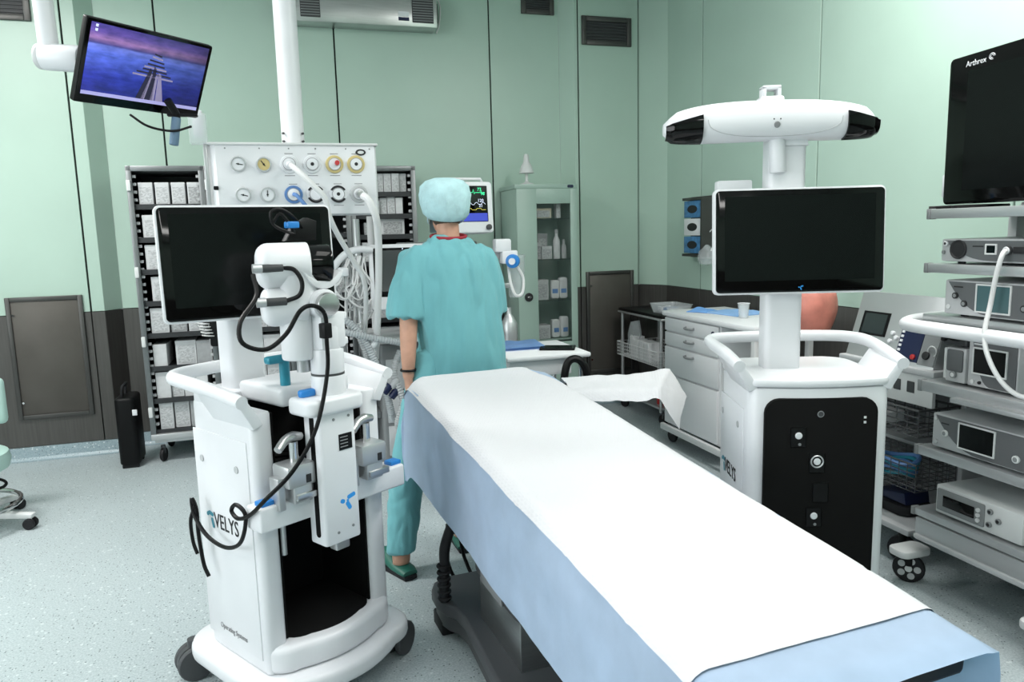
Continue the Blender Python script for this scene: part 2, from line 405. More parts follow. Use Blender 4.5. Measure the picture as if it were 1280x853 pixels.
# ================================================================ THE ROOM
BW, BX, RWX = 6.0, 5.86, 3.12     # recessed back wall y, duct box face y, right wall x
Z0, ZW = .095, 1.02
struct('floor', MB().box(-4.1, 3.3, -2.6, 6.2, -.05, 0), 'floor')
struct('ceiling', MB().box(-4.1, 3.3, -2.6, 6.2, CEIL, CEIL+.05), 'ceiling')
FL = bpy.data.objects['ceiling']
for a in LAMPS:
    obj('light_panel', MB().box(a[0]-a[2]/2-.03, a[0]+a[2]/2+.03, a[1]-a[3]/2-.03, a[1]+a[3]/2+.03, CEIL-.02, CEIL-.001, .004), 'lamp_panel', FL)
def wall_run(name, pts, seams, extra=None):
    """pts: plan polyline seen from inside, left to right; panels are proud of a dark backing, split at the seams"""
    root = None
    for k, (a, b) in enumerate(zip(pts, pts[1:])):
        a, b = Vector(a+(0,)), Vector(b+(0,)); d = (b-a); ln = d.length; d.normalize(); nrm = Vector((d.y, -d.x, 0))
        def slab(t0, t1, z0, z1, off0, off1, bev=0):
            mb = MB().box(t0, t1, off0, off1, z0, z1, bev, 1)
            M = Matrix((d, -nrm, Vector((0, 0, 1)))).transposed().to_4x4(); M.translation = a
            return mb.xf(M)
        if root is None:
            root = struct(name, slab(0, ln, 0, CEIL, .016, .08), 'seam')
        else:
            obj('backing', slab(0, ln, 0, CEIL, .016, .08), 'seam', root)
        ss = [0]+[s for s in seams[k]]+[ln]
        for s0, s1 in zip(ss, ss[1:]):
            g0 = .006 if s0 > 0 else 0; g1 = .006 if s1 < ln else 0
            obj('wall_panel', slab(s0+g0, s1-g1, ZW+.004, CEIL, 0, .016, .0015), 'wall_mint', root)
            obj('wainscot_panel', slab(s0+g0*.6, s1-g1*.6, Z0+.003, ZW, -.002, .016, .001), 'dark_steel', root)
        # coved skirting: the floor vinyl turned up the wall
        prof = [(0, .0), (-.05, 0.001), (-.022, .006), (-.008, .022), (-.006, Z0), (.016, Z0), (.016, 0)]
        mb = MB(); mb.prism(prof, 'x', 0, ln)
        M = Matrix((d, -nrm, Vector((0, 0, 1)))).transposed().to_4x4(); M.translation = a
        obj('cove_skirting', mb.xf(M), 'cove', root)
    return root
wl = wall_run('wall_back', [(-4.0, BX), (-1.2, BX), (-1.11, BW), (2.30, BW), (2.385, BX+.02), (2.965, BX+.02), (3.09, 5.62)],
         [[.5, 1.6, 2.715], [], [.38, 1.61, 2.82], [], [.035, .575], []])
wr = wall_run('wall_right', [(3.09, 5.62), (RWX, -2.6)], [[.52, 1.80, 3.08, 4.36, 5.64, 6.9]])
wall_run('wall_left', [(-4.0, -2.6), (-4.0, BX)], [[1.3, 2.6, 3.9, 5.2, 6.5]])
wo = struct('added_window_1', MB().box(-3.985, -3.975, FILL_WIN[0], FILL_WIN[1], FILL_WIN[2], FILL_WIN[3]), 'fill_pane')  # invented window out of view, added to go with the side fill
for k in range(4):
    y = FILL_WIN[0]+(FILL_WIN[1]-FILL_WIN[0])*k/3; obj('added_window_frame', MB().box(-3.99, -3.94, y-.03, y+.03, FILL_WIN[2]-.04, FILL_WIN[3]+.04, .004), 'white', wo)
for z in (FILL_WIN[2], FILL_WIN[3]): obj('added_window_frame', MB().box(-3.99, -3.94, FILL_WIN[0], FILL_WIN[1], z-.04, z+.02, .004), 'white', wo)
wall_run('wall_rear', [(RWX, -2.6), (-4.0, -2.6)], [[1.3, 2.6, 3.9, 5.2]])

def hatch(x0, x1, z0, z1, y, parent, lab):
    f = MB(); t = .030
    for a in ((x0, x0+t, z0, z1), (x1-t, x1, z0, z1), (x0+t, x1-t, z0, z0+t), (x0+t, x1-t, z1-t, z1)): f.box(a[0], a[1], y-.022, y, a[2], a[3], .004)
    fr = obj('hatch_frame', f, 'frame_steel', parent)
    obj('hatch_panel', MB().box(x0+t-.006, x1-t+.006, y-.012, y-.003, z0+t-.006, z1-t+.006, .003), 'hatch_steel', parent)
    b = MB()
    for zz in (z0+.12, z1-.12): b.cyl((x0+t+.012, y-.026, zz), (x0+t+.012, y-.010, zz), .007, n=10)
    obj('hatch_catch', b, 'chrome', parent)
hatch(-1.80, -1.33, .295, 1.145, BX, wl, '')
hatch(2.465, 2.905, .275, 1.15, BX+.02, wl, '')
def vent(x0, x1, z0, z1, y, parent):
    f = MB(); t = .04
    for a in ((x0, x0+t, z0, z1), (x1-t, x1, z0, z1), (x0+t, x1-t, z0, z0+t), (x0+t, x1-t, z1-t, z1)): f.box(a[0], a[1], y-.02, y, a[2], a[3], .004)
    obj('vent_frame', f, 'frame_steel', parent)
    obj('vent_back', MB().box(x0+t, x1-t, y-.006, y-.002, z0+t, z1-t), 'cab_inner', parent)
    n = max(4, int((z1-z0-2*t)/.022))
    for i in range(n):
        zz = z0+t+(i+.5)*(z1-z0-2*t)/n
        obj('vent_slat', MB().box(x0+t, x1-t, y-.014, y-.006, zz-.003, zz+.003), 'dark_grey', parent, smooth=0)
vent(2.45, 2.89, 2.985, 3.21, BX+.02, wl)
vent(-1.9, -1.45, 2.95, 3.22, BX, wl)
vent(1.98, 2.26, 3.23, 3.38, BW, wl)

# wall-mounted steel air cleaner
t = thing('air_cleaner', 'long steel air purifier mounted high on the green back wall', 'air purifier', (.73, BW, 3.04))
obj('housing', MB().box(-.60, .53, -.17, 0, 0, .235, .008), 'steel', t)
for x0, x1 in ((-.47, -.33), (.34, .50)):
    g = obj('grille', MB().box(x0, x1, -.176, -.17, .03, .205, .002), 'dark_grey', t)
    for i in range(9): obj('grille_slat', MB().box(x0+.004, x1-.004, -.181, -.176, .042+i*.018, .048+i*.018), 'mid_grey', g, smooth=0)
obj('label_plate', MB().box(.235, .315, -.173, -.17, .04, .065), 'navy', t)
obj('label_plate', MB().box(.235, .315, -.173, -.17, .07, .105), 'white', t)
for x in (-.615, .53): obj('mounting_bracket', MB().box(x, x+.015, -.12, 0, .05, .19, .002), 'frame_steel', t)
obj('power_cord', MB().tube([(.53, -.06, .2), (.56, -.05, .24), (.585, -.03, .19), (.575, -.02, .07), (.55, -.02, .0)], .006), 'cable_white', t)

# glove dispenser on the right wall
t = thing('glove_dispenser', 'grey wall rack of three blue glove boxes behind the tall white cart', 'glove dispenser', (3.088, 5.02, 1.28), -90)
obj('rack', MB().prism([(-.16, 0), (.12, 0), (.12, .44), (-.16, .44), (-.16, .42), (.10, .42), (.10, .02), (-.16, .02)], 'y', -.11, -.0), 'frame_steel', t)
obj('rack_back', MB().box(-.20, .12, -.012, 0, -.01, .45, .003), 'frame_steel', t)
for i, mm in enumerate(('glove_blue', 'white_satin', 'glove_blue')):
    bx_ = obj('glove_box', MB().box(-.15, .09, -.10, -.015, .025+i*.133, .150+i*.133, .003), mm, t)
    obj('opening', MB().prism([(-.03+.07*math.cos(2*PI*k/16), .088+i*.133+.03*math.sin(2*PI*k/16)) for k in range(16)], 'y', -.102, -.099), 'ink', bx_)
# suction canister below it
t = thing('oxygen_mask', 'clear plastic breathing mask hanging on the wall under the glove rack', 'mask', (3.0, 4.86, 1.22), -90)
obj('mask_cup', MB().lathe([(.01, 0), (.05, .01), (.07, .05), (.06, .10), (.03, .13), (.012, .15)], n=18), 'clear', t)
obj('strap', MB().tube([(-.05, 0, .1), (-.07, .03, .2), (0, .06, .27), (.07, .03, .2), (.05, 0, .1)], .004), 'cable_white', t)
# ================================================================ WHITE SURGICAL CARTS
def arc_front(w, y0, bulge, n=10):
    return [(-w+2*w*i/n, y0-bulge*(1-(2*i/n-1)**2)) for i in range(n+1)]
def rounded_plan(hw, yf, yb, rf, rb, bulge=0, n=6):
    P = []
    for sx, yy, r, a0 in ((1, yb, rb, 0), (-1, yb, rb, 90), (-1, yf, rf, 180), (1, yf, rf, 270)):
        cx = sx*(hw-r); cy = yy-r if yy == yb else yy+r
        for i in range(n+1):
            a = math.radians(a0+90*i/n); P.append((cx+r*math.cos(a), cy+r*math.sin(a)))
    if bulge:
        k = 3*(n+1); mid = [(-(hw-rf)+2*(hw-rf)*i/8, yf-bulge*(1-(2*i/8-1)**2)) for i in range(1, 8)]
        P = P[:k]+mid+P[k:]
    return P
def castor(parent, x, y, rz=0, r=.052, hm='castor_grey', twin=True, hub='alu'):
    c = obj('castor', MB().cyl((0, 0, r*1.2), (0, 0, r*2.35), r*.32, n=14).prism(
        [(r*.95*math.cos(math.radians(a)), r*1.02+r*.95*math.sin(math.radians(a))) for a in range(0, 181, 18)], 'y', -.010, .010), hm, parent,
        loc=(x, y, 0), rot=(0, 0, math.radians(rz)))
    for s in ((-1, 1) if twin else (1,)):
        wq = obj('wheel', MB().lathe([(r*.72, -.011), (r*.93, -.011), (r, -.006), (r, .006), (r*.93, .011), (r*.72, .011)], (0, s*.026 if twin else 0, r), (0, 1, 0), 26), 'rubber' if not twin else hm, c)
        obj('hub', MB().cyl((0, (s*.026 if twin else 0)-.009, r), (0, (s*.026 if twin else 0)+.009, r), r*.71, n=20), hub if not twin else 'dark_grey', c)
    return c
def velys_icon(parent, cx, cz, y, s, m='ink_blue'):
    # three rounded pads in a triangle, on a face looking along -y
    for (dx, dz, ang, ln) in ((.30, .36, 14, .78), (.02, -.36, -62, .72), (-.52, .10, -20, .42)):
        a = math.radians(ang); mb = MB()
        P = rr(ln*s, .34*s, .15*s, n=4)
        mb.prism([(cx+dx*s+p[0]*math.cos(a)-p[1]*math.sin(a), cz+dz*s+p[0]*math.sin(a)+p[1]*math.cos(a)) for p in P], 'y', y-.0012, y)
        obj('logo_mark', mb, m, parent)
    obj('logo_mark', MB().prism(rr(.2*s, .2*s, .05*s, cx-.05*s, cz+.05*s, n=3), 'y', y-.0012, y), m, parent)
def cart_monitor(t, cx, cy, cz, w, h, yaw, tiltd, logo_x):
    mo = obj('monitor', MB().prism(rr(w, h, .018), 'y', -.016, .016, .006), 'white', t, loc=(cx, cy, cz), rot=(math.radians(tiltd), 0, math.radians(yaw)))
    obj('monitor_glass', MB().prism(rr(w-.014, h-.014, .014), 'y', -.0205, -.014, .002), 'black_gloss', mo)
    obj('display', MB().prism(rr(w-.075, h-.075, .003, .0, .010), 'y', -.0212, -.020), 'display_off', mo)
    velys_icon(mo, logo_x, -h/2+.022, -.0207, .012)
    obj('monitor_mount', MB().box(-.06, .06, .014, .075, -.07, .07, .01), 'white', mo)
    return mo
def cart_common(t, open_front):
    plan = rounded_plan(.24, -.20, .22, .05, .10, .02)
    obj('base_bumper', MB().prism(rounded_plan(.305, -.285, .285, .11, .13, .055, 8), 'z', .085, .148, .020, 3), 'white', t)
    obj('chassis', MB().prism(rounded_plan(.22, -.19, .2, .06, .08), 'z', .07, .087), 'dark_grey', t)
    for x, y in ((-.215, -.20), (.268, -.205), (-.275, .235), (.235, .225)): castor(t, x, y, 20 if x > 0 else -14, .060)
    # push handle round the back
    pts = [(-.272, -.215, 1.03), (-.280, -.05, 1.05), (-.290, .10, 1.06), (-.275, .20, 1.06), (-.21, .258, 1.06), (0, .285, 1.06), (.21, .258, 1.06), (.275, .20, 1.06), (.290, .10, 1.06), (.280, -.05, 1.05), (.272, -.215, 1.03)]
    hd = obj('push_handle', MB().tube(pts, [.020]+[.022]*9+[.020], n=14, sub=6), 'white', t)
    for s in (-1, 1):
        b = MB().prism([(s*.205, .95), (s*.238, .94), (s*.288, 1.03), (s*.285, 1.045), (s*.262, 1.045), (s*.225, .99)], 'y', -.212, .03, .006)
        obj('handle_bracket', b, 'white', hd)
def side_print(t):
    X = -.2445
    # the VELYS word mark on the left flank, with its mark
    text('VELYS', .072, (X, .068, .578), (0, -1, 0), (0, 0, 1), 'ink', t, sx=.80)
    for (dy, dz, a, ln) in ((.085, .618, 15, .03), (.078, .588, 75, .035), (.104, .615, -30, .02)):
        c, s = math.cos(math.radians(a)), math.sin(math.radians(a)); P = rr(ln, .013, .006, n=3)
        obj('logo_mark', MB().prism([(dy+p[0]*c-p[1]*s, dz+p[0]*s+p[1]*c) for p in P], 'x', X-.0008, X), 'teal_plastic', t)
    text('Operating Systems', .026, (X, .085, .225), (0, -1, 0), (0, 0, 1), 'ink_grey', t, sx=.85)
    for y in (.115, -.10): obj('screw_recess', MB().lathe([(.012, 0), (.011, .002), (.006, .001), (.0001, .0005)], (X, y, .80), (-1, 0, 0), 16), 'pale_grey', t)

# ---- robot cart (left)
t = thing('robot_cart', 'white surgical robot cart with black hollow front, monitor and side lettering', 'medical cart', (-.016, 2.58, 0), 32)
robot_cart = t
cart_common(t, True)
outer = rounded_plan(.24, -.20, .22, .05, .10)
# C-shaped shell: pillars left and right, closed at the back
def c_shell(hw, yf, yb, inner, yin, r):
    P = []
    for sx, a0 in ((1, 0), (-1, 90)):
        for i in range(7):
            a = math.radians(a0+90*i/6); P.append((sx*(hw-r)+r*math.cos(a), yb-r+r*math.sin(a)))
    rf = .022
    for (cx, a0) in ((-(hw-rf), 180), (-(inner+rf), 270)):
        for i in range(5):
            a = math.radians(a0+90*i/4); P.append((cx+rf*math.cos(a), yf+rf+rf*math.sin(a)))
    P += [(-inner, yin), (inner, yin)]
    for (cx, a0) in (((inner+rf), 180), ((hw-rf), 270)):
        for i in range(5):
            a = math.radians(a0+90*i/4); P.append((cx+rf*math.cos(a), yf+rf+rf*math.sin(a)))
    return P
obj('body_shell', MB().prism(c_shell(.24, -.20, .22, .168, .09, .09), 'z', .147, .985, .01), 'white', t)
obj('front_apron', MB().prism(rounded_plan(.2395, -.245, -.02, .085, .02, .035, 6), 'z', .147, .238, .022, 3), 'white', t)
lin = MB().box(-.167, .167, .080, .0895, .238, .975).box(-.1675, -.160, -.185, .085, .240, .975).box(.160, .1675, -.185, .085, .240, .975)
obj('recess_lining', lin, 'black_matte', t)
obj('recess_floor', MB().prism(rounded_plan(.166, -.215, .085, .07, .01, .022), 'z', .231, .2415, .001), 'black_matte', t)
obj('top_deck', MB().prism(rounded_plan(.236, .035, .222, .01, .09), 'z', .975, 1.012, .008), 'white', t)
for x in (-1, 1): obj('side_panel', MB().box(x*.2405-.003, x*.2405+.003, -.165, .165, .19, .895, .0028, 2), 'white', t)
side_print(t)
# docking rail with two tabs
rail = obj('docking_rail', MB().box(-.275, .275, -.275, -.195, .645, .72, .008, 3), 'white', t)
for x in (-.24, .25): obj('rail_tab', MB().box(x-.022, x+.022, -.262, -.222, .718, .734, .004), 'blue_plastic', rail)
for x in (-.155, .12): obj('rail_strut', MB().cyl((x, -.19, .52), (x, -.19, .645), .009, n=12), 'alu', rail)
coil = MB()
for k in range(5): coil.tube([(-.105+(.052+.003*k)*math.cos(a*PI/8), -.105+(.05)*math.sin(a*PI/8), .73+.017*k) for a in range(16)], .008, 6, 1, True)
obj('cable_coil', coil, 'black', t)
# cable coil shelf
obj('coil_tray', MB().box(-.166, .166, -.19, .06, .70, .718, .004), 'white', t)
# column and monitor
obj('column', MB().prism(rr(.128, .095, .022, -.072, .125), 'z', 1.005, 1.50, .006), 'white', t)
cart_monitor(t, -.062, .045, 1.425, .545, .365, -19, -4, .20)
obj('arm_bridge', MB().box(-.135, .12, -.20, .05, .985, 1.045, .014, 3).box(.03, .12, -.20, -.10, 1.0, 1.05, .01), 'white', t)
# cable lying round the left handle
# ---- docked robotic arm
A = thing('surgical_robot', 'white robotic arm docked on the front rail of the robot cart', 'robotic arm', (-.016, 2.58, 0), 32)
post = obj('post', MB().prism(rr(.132, .085, .012, -.040, -.305), 'z', .565, .99, .006), 'white', A)
obj('post_cap', MB().prism(rr(.205, .13, .03, -.043, -.30), 'z', .975, 1.025, .012, 3), 'white', A)
obj('slot', MB().prism(rr(.022, .30, .010, -.310, .74), 'x', -.1075, -.1050), 'black_matte', post)
obj('slot', MB().prism(rr(.022, .12, .010, -.310, .91), 'x', -.1075, -.1050), 'black_matte', post)
pl = obj('rating_plate', MB().box(-.040, .008, -.3492, -.347, .855, .905), 'black', post)
for i in range(4): obj('print_line', MB().box(-.036, -.008, -.3497, -.349, .864+i*.010, .8665+i*.010), 'ink_grey', pl, smooth=0)
velys_icon(post, -.018, .69, -.347, .040)
for (x, z) in ((-.055, .955), (.0, .958), (-.06, .60), (-.005, .607)): obj('screw', MB().cyl((x, -.3495, z), (x, -.346, z), .0045, n=10), 'mid_grey', post)
obj('foot_pin', MB().box(-.055, -.003, -.325, -.285, .53, .58, .006), 'alu', A)
obj('release_latch', MB().prism(rr(.055, .03, .012, -.092, -.275), 'z', 1.024, 1.046, .006), 'blue_plastic', A)
# clamps gripping the rail
for x, s in ((-.145, -1), (.125, 1)):
    c = obj('rail_clamp', MB().box(x-.055, x+.045, -.315, -.225, .765, .835, .010, 2).box(x-.035, x+.03, -.31, -.225, .715, .77, .006).box(x-.075, x-.052, -.29, -.24, .70, .80, .004), 'alu', A)
    obj('clamp_jaw', MB().box(x-.03, x+.05, -.318, -.29, .725, .745, .003), 'steel', c)
    obj('clamp_window', MB().box(x+.005, x+.022, -.317, -.309, .775, .80, .001), 'ink', c)
    obj('clamp_spindle', MB().cyl((x, -.265, .83), (x, -.265, .895), .014, n=16), 'chrome', c)
    obj('clamp_handle', MB().tube([(x-.065, -.285, .885), (x-.03, -.27, .905), (x, -.265, .91), (x+.03, -.26, .905)], [.012, .014, .016, .012], n=12), 'steel', c)
    obj('clamp_arm', MB().box(min(x, -.012), max(x, -.012), -.285, -.235, .78, .82, .004), 'alu', c)
# upper arm segments
ax, ay = -.020, -.285
def seg(name, x, y, z0, z1, r, mm='white', bev=.006): return obj(name, MB().cyl((x, y, z0), (x, y, z1), r, n=30, bev=bev), mm, A)
seg('base_joint', ax, ay, 1.02, 1.085, .052)
obj('joint_ring', MB().cyl((ax, ay, 1.083), (ax, ay, 1.090), .0505, n=30), 'dark_grey', A)
seg('lower_tube', ax, ay, 1.088, 1.165, .051)
seg('middle_tube', ax, ay, 1.155, 1.235, .047)
blk = obj('cable_block', MB().box(ax-.045, ax+.045, ay-.045, ay+.03, 1.165, 1.275, .010, 2), 'white', A)
for z in (1.185, 1.262): obj('block_lug', MB().box(ax+.035, ax+.058, ay-.035, ay+.0, z-.012, z+.010, .004), 'white', blk)
# elbow joint with chrome cap
obj('elbow', MB().cyl((-.030, -.235, 1.303), (-.045, -.335, 1.303), .044, n=28, bev=.008), 'white', A)
obj('elbow_cap', MB().cyl((-.045, -.334, 1.303), (-.049, -.356, 1.303), .036, .034, n=28, bev=.004), 'steel', A)
# forearm cylinder standing behind the elbow
obj('forearm', MB().cyl((-.088, -.24, 1.135), (-.088, -.24, 1.30), .050, n=30, bev=.008), 'white', A)
obj('forearm_pin', MB().cyl((-.075, -.24, 1.095), (-.075, -.24, 1.14), .020, n=18), 'alu', A)
obj('forearm_bridge', MB().sphere((-.075, -.25, 1.325), (.068, .058, .070), 24, 16), 'white', A)
obj('wrist_housing', MB().rcyl((-.182, -.205, 1.300), (-.06, -.26, 1.300), .060, .035, .02), 'white', A)
obj('wrist_neck', MB().loft([ell((-.085, -.25, 1.31), .064, .058), ell((-.083, -.255, 1.345), .058, .052), ell((-.085, -.255, 1.39), .068, .056)]), 'white', A)
obj('head_housing', MB().rcyl((-.186, -.200, 1.418), (-.050, -.262, 1.418), .068, .036, .006), 'white', A)
obj('head_cap', MB().cyl((-.057, -.261, 1.42), (.010, -.291, 1.42), .058, n=32, bev=.01), 'black_gloss', A)
obj('head_yoke', MB().prism([(-.030+.072*math.cos(math.radians(a)), 1.418+.072*math.sin(math.radians(a))) for a in range(-165, -5, 10)]+[(.025, 1.395), (-.012, 1.368), (-.055, 1.372)], 'y', -.315, -.255, .004), 'white', A)
for z, xx in ((1.415, -.200), (1.318, -.195)):
    pg = obj('cable_plug', MB().cyl((xx-.005, -.262, z), (xx+.050, -.284, z), .012, n=14, bev=.002), 'dark_grey', A)
    obj('plug_sleeve', MB().cyl((xx-.028, -.253, z), (xx-.004, -.262, z), .014, n=14), 'alu', pg)
obj('jumper_cable', MB().tube([(-.152, -.284, 1.415), (-.130, -.31, 1.408), (-.117, -.325, 1.372), (-.125, -.32, 1.335), (-.150, -.284, 1.318)], .0065, 8, 8), 'black', A)
obj('cable_clip', MB().box(-.082, -.054, ay-.085, ay-.055, 1.205, 1.25, .004), 'black', A)
obj('arm_cable', MB().tube([(-.235, -.265, 1.40), (-.25, -.30, 1.34), (-.325, -.34, 1.28), (-.335, -.36, 1.225), (-.27, -.365, 1.20), (-.205, -.365, 1.235), (-.155, -.365, 1.295), (-.11, -.365, 1.305), (-.07, -.36, 1.275), (-.068, -.358, 1.20), (-.075, -.36, 1.10), (-.135, -.375, .95), (-.21, -.36, .84), (-.272, -.30, .755), (-.285, -.235, .70), (-.288, -.17, .675), (-.286, -.13, .69), (-.285, -.16, .715), (-.285, -.21, .69), (-.286, -.17, .60), (-.288, -.08, .56), (-.29, .03, .57), (-.292, .10, .62), (-.29, .115, .675), (-.285, .10, .64), (-.283, .105, .56), (-.282, .09, .46), (-.28, .065, .42)], .0065, 8, 6), 'black', A)
obj('hanging_cable', MB().tube([(-.288, .10, .655), (-.295, .125, .60), (-.295, .122, .53), (-.292, .105, .49)], .006, 8, 6), 'black', A)
# loose cable loops in front of the screen
obj('screen_cable', MB().tube([(-.02, -.20, 1.53), (-.06, -.21, 1.565), (-.10, -.21, 1.585), (-.13, -.21, 1.575), (-.125, -.21, 1.54), (-.09, -.215, 1.52), (-.06, -.215, 1.515), (-.10, -.215, 1.57), (-.125, -.21, 1.545)], .005, 8, 6), 'black', A)
obj('cable_connector', MB().box(-.085, -.045, -.225, -.200, 1.528, 1.548, .004), 'blue_plastic', A)
obj('connector_bracket', MB().prism([(-.08, 1.49), (.03, 1.49), (.035, 1.55), (.0, 1.56), (-.05, 1.535)], 'y', -.20, -.17, .006), 'black', A)
th = obj('clamp_knob', MB().cyl((-.088, -.155, 1.042), (-.088, -.155, 1.125), .016, n=16).box(-.150, -.062, -.172, -.138, 1.118, 1.142, .008), 'teal_plastic', A)
ch_ = MB().tube([(-.088, -.155, 1.05), (-.06, -.15, 1.035), (-.02, -.15, 1.03)], .012)
obj('knob_stem', ch_, 'white', th)

# ---- camera cart (right)
t = thing('camera_cart', 'white navigation cart with black front panel, monitor and wide tracking camera', 'medical cart', (1.785, 2.265, 0), -19)
cart_common(t, False)
obj('body_shell', MB().prism(rounded_plan(.238, -.22, .22, .045, .10, .02), 'z', .147, .955, .008), 'white', t)
obj('top_deck', MB().prism(rounded_plan(.242, -.226, .224, .05, .10, .022), 'z', .957, .985, .010), 'white', t)
fp = rr(.375, .66, .05, -.004, .592)
front = obj('front_panel', MB().prism(fp, 'y', -.2445, -.225, .003), 'black_matte', t)
for x, z, k in ((-.079, .795, 1), (-.015, .704, 2), (-.02, .512, 1), (.0, .60, 0)):
    rc = obj('socket_plate', MB().box(x-.026, x+.026, -.247, -.2445, z-.04, z+.028, .003), 'black', front)
    if k: obj('socket', MB().lathe([(.0001, .004), (.010, .004), (.012, .002), (.012, 0)], (x, -.247, z), (0, -1, 0), 18), 'white_satin', rc)
    if k == 2: obj('socket_ring', MB().tube([(x+.020*math.cos(a*PI/10), -.248, z+.020*math.sin(a*PI/10)) for a in range(20)], .0028, 6, 1, True), 'alu', rc)
    if k == 1: obj('socket', MB().cyl((x+.004, -.2495, z-.030), (x+.004, -.246, z-.030), .005, n=10), 'mid_grey', rc)
obj('power_button', MB().tube([(-.007+.010*math.cos(a*PI/8), -.2452, .868+.010*math.sin(a*PI/8)) for a in range(16)], .0016, 6, 1, True), 'mid_grey', front)
obj('power_button', MB().lathe([(.0001, .002), (.008, .002), (.0085, 0)], (-.007, -.2445, .868), (0, -1, 0), 14), 'dark_grey', front)
for z in (.855, .838): obj('indicator', MB().box(.136, .144, -.246, -.2445, z-.004, z+.004), 'off_white', front)
obj('side_panel', MB().box(-.243, -.236, -.16, .15, .19, .87, .0028), 'white', t)
side_print(t)
obj('column', MB().prism(rr(.130, .10, .022, -.066, .02), 'z', .97, 1.80, .006), 'white', t)
cart_monitor(t, -.035, -.055, 1.443, .59, .368, 0, -3, .005)
obj('scanner_box', MB().box(-.30, -.18, .0, .06, 1.60, 1.66, .006), 'white', t)
# mast and tracking camera
obj('mast_arm', MB().cyl((-.102, -.03, 1.68), (-.110, -.03, 1.825), .028, n=20, bev=.004), 'white', t)
obj('mast_wedge', MB().prism([(-.10, 1.77), (.0, 1.77), (-.015, 1.85), (-.10, 1.85)], 'y', -.04, .05, .006), 'white', t)
obj('camera_underside', MB().box(-.02, .13, -.03, .05, 1.805, 1.835, .006), 'dark_grey', t)
cx, cz = -.135, 1.853
def bar_sec(u):
    e = max(0., 1-abs(u)**3.6); return .036+.040*e**.75, .036+.024*e**.6, .042+.040*e**.6, cz-.004-.012*u*u   # up, down, depth, centre
def bar_pt(u, a, k=1.0):
    hu, hd, hy, zc = bar_sec(u); c_, s_ = math.cos(a), math.sin(a)
    return (cx+u*.362, -.02-hy*k*math.copysign(abs(c_)**.75, c_), zc+(hu if s_ > 0 else hd)*k*math.copysign(abs(s_)**.85, s_))
rings = []
for i in range(33):
    u = -1+2*i/32; rings.append([bar_pt(u, 2*PI*k/24, .55 if i in (0, 32) else .82 if i in (1, 31) else 1) for k in range(24)])
tc_ = obj('tracking_camera', MB().loft(rings), 'white', t, smooth=55)
for s in (-1, 1):
    mb = MB()
    def lens(p, q):
        u = s*(.665+.325*p); a = math.radians(-80+(102-14*p)*q); x, y, z = bar_pt(u, a, (1.0 if p < .9 else .86)); 
        return Vector((x, y-.004, z))
    mb.grid(lens, 12, 12)
    bmesh.ops.recalc_face_normals(mb.bm, faces=mb.bm.faces[:]); bmesh.ops.solidify(mb.bm, geom=mb.bm.faces[:], thickness=-.006)
    obj('lens_window', mb, 'black_gloss', tc_, smooth=40)
obj('camera_eye', MB().lathe([(.0001, .006), (.009, .005), (.011, 0)], (cx+.005, -.100, cz-.018), (0, -1, -.15), 16), 'mid_grey', tc_)
for dx in (-.006, .016): obj('indicator', MB().sphere((cx+dx, -.1005, cz+.0), .003, 8, 6), 'ink', tc_)
seamp = [(p[0], p[1]-.0005, p[2]) for p in [bar_pt(.62*math.cos(b), math.radians(8-62*math.sin(-b))) for b in [PI+PI*k/24 for k in range(25)]]]
obj('cover_seam', MB().tube(seamp, .0013, 5, 1), 'pale_grey', tc_)
obj('camera_bracket', MB().box(cx-.035, cx+.045, -.05, .02, 1.915, 1.938, .008).box(cx-.026, cx-.014, -.04, .01, 1.93, 1.972, .003).box(cx+.024, cx+.036, -.04, .01, 1.93, 1.972, .003).box(cx-.026, cx+.036, -.04, .01, 1.96, 1.974, .003), 'white', tc_)
# ================================================================ OPERATING TABLE
TO, TY = (.865, 2.0, 0), 4.4
SL = .086
def ttop(y): return .80+SL*y
def thw(y): return .297+.008*y
tb = thing('operating_table', 'long operating table on a steel column with dark cast base', 'operating table', TO, TY)
base = [(-.26, .80), (-.315, .77), (-.338, .72), (-.340, .64), (-.325, .585), (-.298, .54), (-.290, .46), (-.315, .10), (-.315, -.55), (-.28, -.62), (.28, -.62), (.315, -.55), (.315, .10), (.290, .46), (.298, .54), (.325, .585), (.340, .64), (.338, .72), (.315, .77), (.26, .80)]
b1 = obj('base', MB().prism(base, 'z', .095, .15, .012, 3), 'castor_grey', tb)
obj('base_skirt', MB().prism([(p[0]*.965, p[1]*.98) for p in base], 'z', .045, .097), 'dark_grey', tb)
for x, y in ((-.29, .68), (.29, .68), (-.25, -.52), (.25, -.52)): obj('foot', MB().box(x-.04, x+.04, y-.06, y+.06, 0, .06, .008), 'rubber', tb)
obj('column', MB().box(-.235, .235, .06, .44, .148, .52, .006), 'steel', tb)
obj('column_cover', MB().box(-.252, .252, .045, .455, .31, .58, .03, 3), 'dark_grey', tb)
obj('control_panel', MB().prism([(-.06, .325), (.14, .325), (.14, .40), (-.06, .40)], 'x', -.258, -.25, .002).xf(Matrix.Translation((0, .22, 0))), 'mid_grey', tb)
Rx = Matrix.Rotation(math.atan(SL), 4, 'X'); Tz = Matrix.Translation((0, 0, .80))
obj('table_frame', MB().box(-.27, .27, -.95, .98, -.155, -.095, .01).xf(Tz @ Rx), 'steel', tb)
for x in (-1, 1): obj('side_rail', MB().box(x*.272-.006, x*.272+.006, -.9, .9, -.135, -.10, .003).xf(Tz @ Rx), 'steel', tb)
for y0, y1 in ((-1.0, -.34), (-.33, .33), (.34, 1.11)): obj('mattress_section', MB().box(-.285, .285, y0, y1, -.095, -.010, .014, 3).xf(Tz @ Rx), 'black', tb)
